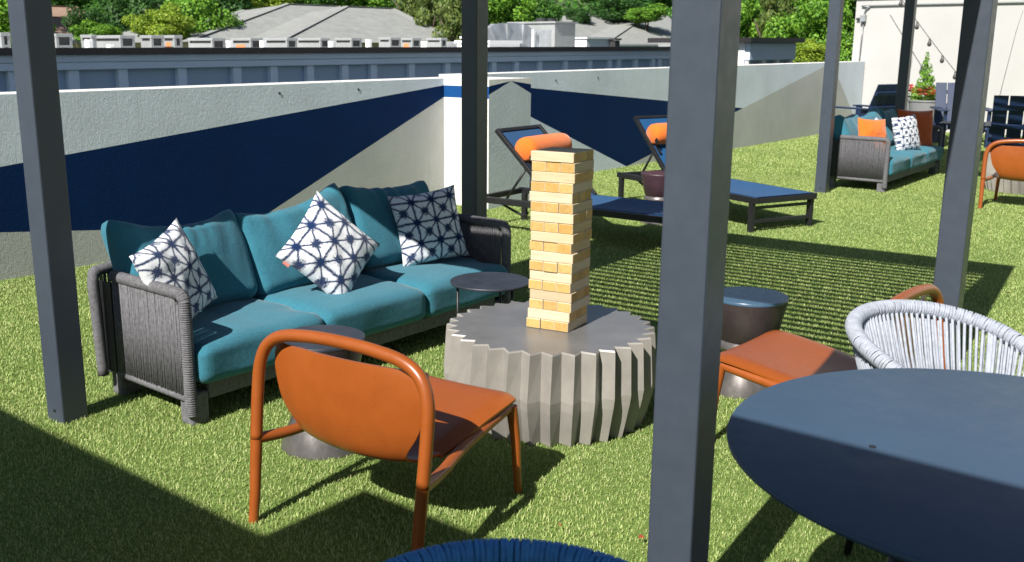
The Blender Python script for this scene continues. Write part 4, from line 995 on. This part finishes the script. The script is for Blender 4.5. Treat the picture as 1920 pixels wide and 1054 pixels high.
# rope dining chairs (face local +x)
def make_rope_chair(loc, rz, label, mat, hz=.735, drop=.10):
    t = thing('rope_chair', loc, rz, label, 'chair', 'rope dining chairs')
    # rim: horseshoe, back high, arms dropping to the front
    rim = []; base = []
    for k in range(41):
        s_ = -1+2*k/40; a_ = math.pi+s_*R(128)
        rx, ry = .285, .295
        z = hz-drop*abs(s_)**2.2-.02*abs(s_)**8
        x = rx*math.cos(a_); y = -ry*math.sin(a_)
        if abs(s_) > .8: x += (abs(s_)-.8)*.25
        rim.append(Vector((x-.02, y, z))); base.append(Vector((.80*rx*math.cos(a_)*.92+.01, -.80*ry*math.sin(a_)*.92, .435)))
    core = MB().tube(rim, .017, 10).build('rim_frame', mat, t, True)
    m = MB()
    for i in range(len(rim)-1):
        p, q = rim[i], rim[i+1]; nn = max(1, int((q-p).length/.0080)); dd = (q-p).normalized()
        for k in range(nn):
            c_ = p.lerp(q, k/nn); tl = Vector((random.uniform(-.10, .10), random.uniform(-.10, .10), random.uniform(-.10, .10)))
            d2 = (dd+tl).normalized(); m.tube([c_-d2*.0042, c_-d2*.0022, c_+d2*.0022, c_+d2*.0042], [.0212, .0240, .0240, .0212], 12, cap=False)
    tag(m.build('rim_wrap', mat, t, True), kind='stuff')
    MB().tube(base, .013, 10).build('seat_ring', mat, t, True)
    m = MB(); m.lathe([(0, .425), (.20, .425), (.232, .432), (.236, .445), (.225, .458), (.12, .465), (0, .462)], 40); m.build('seat', mat, t, True, 50)
    N = 66
    for k in range(N):
        f = k/(N-1)*40*.94+1.2; i = min(39, int(f)); u = f-i
        a_ = rim[i].lerp(rim[min(40, i+1)], u); b_ = base[i].lerp(base[min(40, i+1)], u)
        out = (a_-Vector((0, 0, a_.z))).normalized()
        for off in ((.012, -.012) if k % 1 == 0 else (.012,)):
            p0 = a_+out*off; j = Vector((random.uniform(-.004, .004), random.uniform(-.004, .004), 0)); p1 = b_+out*off*.6+j
            mid = p0.lerp(p1, .5)+out*(.012 if off > 0 else .004)
            MB().tube([p0, mid, p1], .0046, 6).build('rope_strand', mat, t, True)
    for a_ in (45, 135, 225, 315):
        c_, s_ = math.cos(R(a_)), math.sin(R(a_)); MB().tube([(c_*.27, s_*.27, 0), (c_*.22, s_*.22, .43)], [.011, .014], 10).build('leg', 'dark_metal', t, True)
    for s_ in (-1, 1): MB().tube([rim[20+s_*12], base[20+s_*12]], .011, 8).build('upright', mat, t, True)
    return t
make_rope_chair((3.013, .706, 0), R(-105), 'light grey rope dining chair behind the round table', 'rope_light', .7125, .155)
make_rope_chair((.93, .705, 0), math.atan2(-.71, -.70), 'blue rope dining chair with only its back rim showing at the bottom edge', 'rope_blue', .714)

# round dining table
t = thing('dining_table', (2.084, .370, 0), 0, 'large round slate-blue metal dining table in the right foreground', 'table')
m = MB(); m.lathe([(.0, .715), (.535, .715), (.546, .716), (.5505, .719), (.5515, .724), (.5495, .7285), (.545, .730), (.0, .730)], 128); m.build('table_top', 'table_slate', t, True, 35)
q = at(1636, 838, Z=.73); o = MB().lathe([(0, 0), (.007, 0), (.007, .0012), (0, .0012)], 14).build('drain_plug', 'dark_metal', t); o.location = (q.x-2.084, q.y-.370, .7301)
m = MB(); m.lathe([(.0, .690), (.50, .690), (.515, .7148), (0, .7148)], 64); m.build('under_rim', 'dark_metal', t, True, 35)
for k in range(4):
    a_ = R(45+90*k); MB().tube([(.30*math.cos(a_), .30*math.sin(a_), 0), (.20*math.cos(a_), .20*math.sin(a_), .69)], .02, 12).build('leg', 'charcoal_paint', t, True)
m = MB(); m.tube([(.27*math.cos(R(a_)), .27*math.sin(R(a_)), .12) for a_ in range(0, 360, 12)], .010, 8, closed=True); m.build('foot_ring', 'charcoal_paint', t, True)

# adirondack chairs (back towards local -x, faces +x)
def make_adirondack(loc, rz, label):
    t = thing('adirondack_chair', loc, rz, label, 'chair', 'navy adirondack chairs')
    th = R(22); Mb = Matrix.Translation((-.20, 0, .24)) @ Matrix.Rotation(-th, 4, 'Y')
    for k in range(4):
        y = -.255+.17*k; MB().box((-.011, y-.078, -.02), (.011, y+.078, .74), 0, Mb).build('back_slat', 'adirondack_blue', t, bevel=.004)
    for z in (.08, .36, .60): MB().box((-.045, -.33, z-.03), (-.0115, .33, z+.03), 0, Mb).build('back_rail', 'adirondack_blue', t, bevel=.004)
    for k in range(5): MB().box((-.17+.12*k, -.28, .255+.026*k), (-.07+.12*k, .28, .277+.026*k)).build('seat_slat', 'adirondack_blue', t, bevel=.004)
    for s_ in (-1, 1):
        MB().bar((-.42, s_*.27, .04), (.44, s_*.27, .33), .025, .12).build('side_board', 'adirondack_blue', t)
        MB().box((.36, s_*.30-.02, 0), (.46, s_*.30+.02, .54)).build('leg', 'adirondack_blue', t, bevel=.004); MB().box((-.30, s_*.33-.02, 0), (-.21, s_*.33+.02, .54)).build('leg', 'adirondack_blue', t, bevel=.004)
        MB().box((-.36, s_*.34-.07, .5405), (.52, s_*.34+.07, .563)).build('armrest', 'adirondack_blue', t, bevel=.006)
    return t
make_adirondack((13.75, 2.90, 0), R(12), 'dark navy slatted adirondack chair seen from behind at the right edge')
make_adirondack((16.3, 5.66, 0), R(68), 'navy adirondack chair seen from behind left of the far post')
make_adirondack((16.9, 4.42, 0), R(205), 'navy adirondack chair facing the terrace right of the grey planter')
t = thing('side_table', (15.3, 4.02, 0), R(10), 'low navy slatted side table between the far sofa and adirondack chairs', 'side table')
for k in range(4): MB().box((-.22+.115*k, -.24, .43), (-.115+.115*k, .24, .452)).build('top_slat', 'adirondack_blue', t, bevel=.003)
for x in (-.2, .19):
    for y in (-.2, .2): MB().box((x-.02, y-.02, 0), (x+.02, y+.02, .429)).build('leg', 'adirondack_blue', t)

# planters
def make_planter(loc, label, cone, cols):
    t = thing('planter', loc, 0, label, 'planter')
    m = MB(); m.lathe([(0, 0), (.20, 0), (.27, .60), (.285, .615), (.285, .64), (.262, .64), (.255, .58), (0, .58)], 32); m.build('pot', 'planter_grey', t, True, 35)
    MB().lathe([(0, .581), (.254, .581), (.2, .60), (0, .605)], 20).build('soil', 'soil', t)
    r_ = np.random.default_rng(int(loc[1]*100))
    if cone:
        me = crown_mesh('shrub', 91, 'leaf_mid', 3500, .05, True); o = link('shrub', me, t); o.location = (0, .05, 1.0); o.scale = (.28, .28, .38); o.data.materials[0] = MATS['leaf_bright']
    m = MB(); m2 = {c: MB() for c in cols}
    for k in range(70):
        a_ = r_.uniform(0, 6.28); q = .25*math.sqrt(r_.uniform()); x, y, z = q*math.cos(a_), q*math.sin(a_), .66+r_.uniform(0, .12)
        s_ = .035; nv = r_.normal(size=3)*.02
        m.add([(x-s_, y, z-.04), (x, y-s_*.7, z-.02+nv[0]), (x+s_, y, z-.04), (x, y+s_*.7, z-.03)], [(0, 1, 2, 3)])
        if k % 3:
            z += .04
            c = cols[int((a_/6.28)*len(cols)) % len(cols)]
            for p in range(5):
                b_ = p*1.257; m2[c].add([(x, y, z), (x+.045*math.cos(b_-.4), y+.045*math.sin(b_-.4), z+.025), (x+.06*math.cos(b_), y+.06*math.sin(b_), z+.035), (x+.045*math.cos(b_+.4), y+.045*math.sin(b_+.4), z+.025)], [(0, 1, 2, 3)])
    m.build('leaves', 'leaf_bright', t)['kind'] = 'stuff'
    for c in cols: m2[c].build('blossoms', c, t)['kind'] = 'stuff'
    return t
make_planter((17.55, 5.14, 0), 'grey round planter with a conical evergreen and coral and yellow flowers', True, ('flower_yellow', 'flower_coral', 'flower_coral'))
p2 = make_planter((18.3, 5.72, 0), 'grey planter of red flowers with a bare twig behind the far post', False, ('flower_red',))
m = MB(); 
for k in range(5):
    a_ = k*1.3; m.tube([(0, 0, .58), (.03*math.cos(a_), .03*math.sin(a_), .95), (.07*math.cos(a_), .07*math.sin(a_), 1.2+.05*k)], [.006, .004, .002], 5)
m.build('twigs', 'trunk', p2)

# string lights in front of the white building
t = thing('string_lights', (0, 0, 0), 0, 'string of small dark bulbs slanting down in front of the white building', 'string lights')
p0, p1 = at(1660, -45, X=18.6), at(1850, 205, X=18.2); pts = []
for k in range(25):
    f = k/24; p = p0.lerp(p1, f); p.z -= .06*math.sin(math.pi*f); pts.append(p)
MB().tube(pts, .006, 6).build('wire', 'dark_metal', t, True)
bm_ = MB().lathe([(0, 0), (.018, 0), (.02, -.045), (.034, -.075), (.036, -.10), (.022, -.125), (0, -.13)], 12).mesh('bulb', 'bulb', True)
for k in (4, 8, 11, 14, 17, 20): o = link('bulb', bm_, t); o.location = pts[k]
# wire slanting past the right post in front of the white building
t = thing('string_lights', (0, 0, 0), 0, 'thin wire running past the right post toward the white building', 'string lights')
MB().tube([at(1935, -30, X=16), at(1905, 60, X=16), at(1868, 205, X=16)], .004, 6).build('wire', 'conduit', t, True)

# stray leaves on the turf
for i, (p, y, s_) in enumerate(((1202, 1008, .018), (1048, 985, .012), (1890, 550, .02))):
    q = at(p, y, Z=.028); m = MB(); m.add([(-s_, 0, 0), (0, -s_*.5, .006), (s_, 0, .002), (0, s_*.5, .007), ], [(0, 1, 2, 3)])
    o = m.build('fallen_leaf', 'leaf_dry'); o.location = q; o.rotation_euler = (.3, .2, i)
    tag(o, ('small red fallen leaf on the turf left of the big post', 'tiny brown fallen leaf on the turf below the drum table', 'pale scrap of leaf on the shaded turf at right')[i], 'leaf', 'stray leaves')
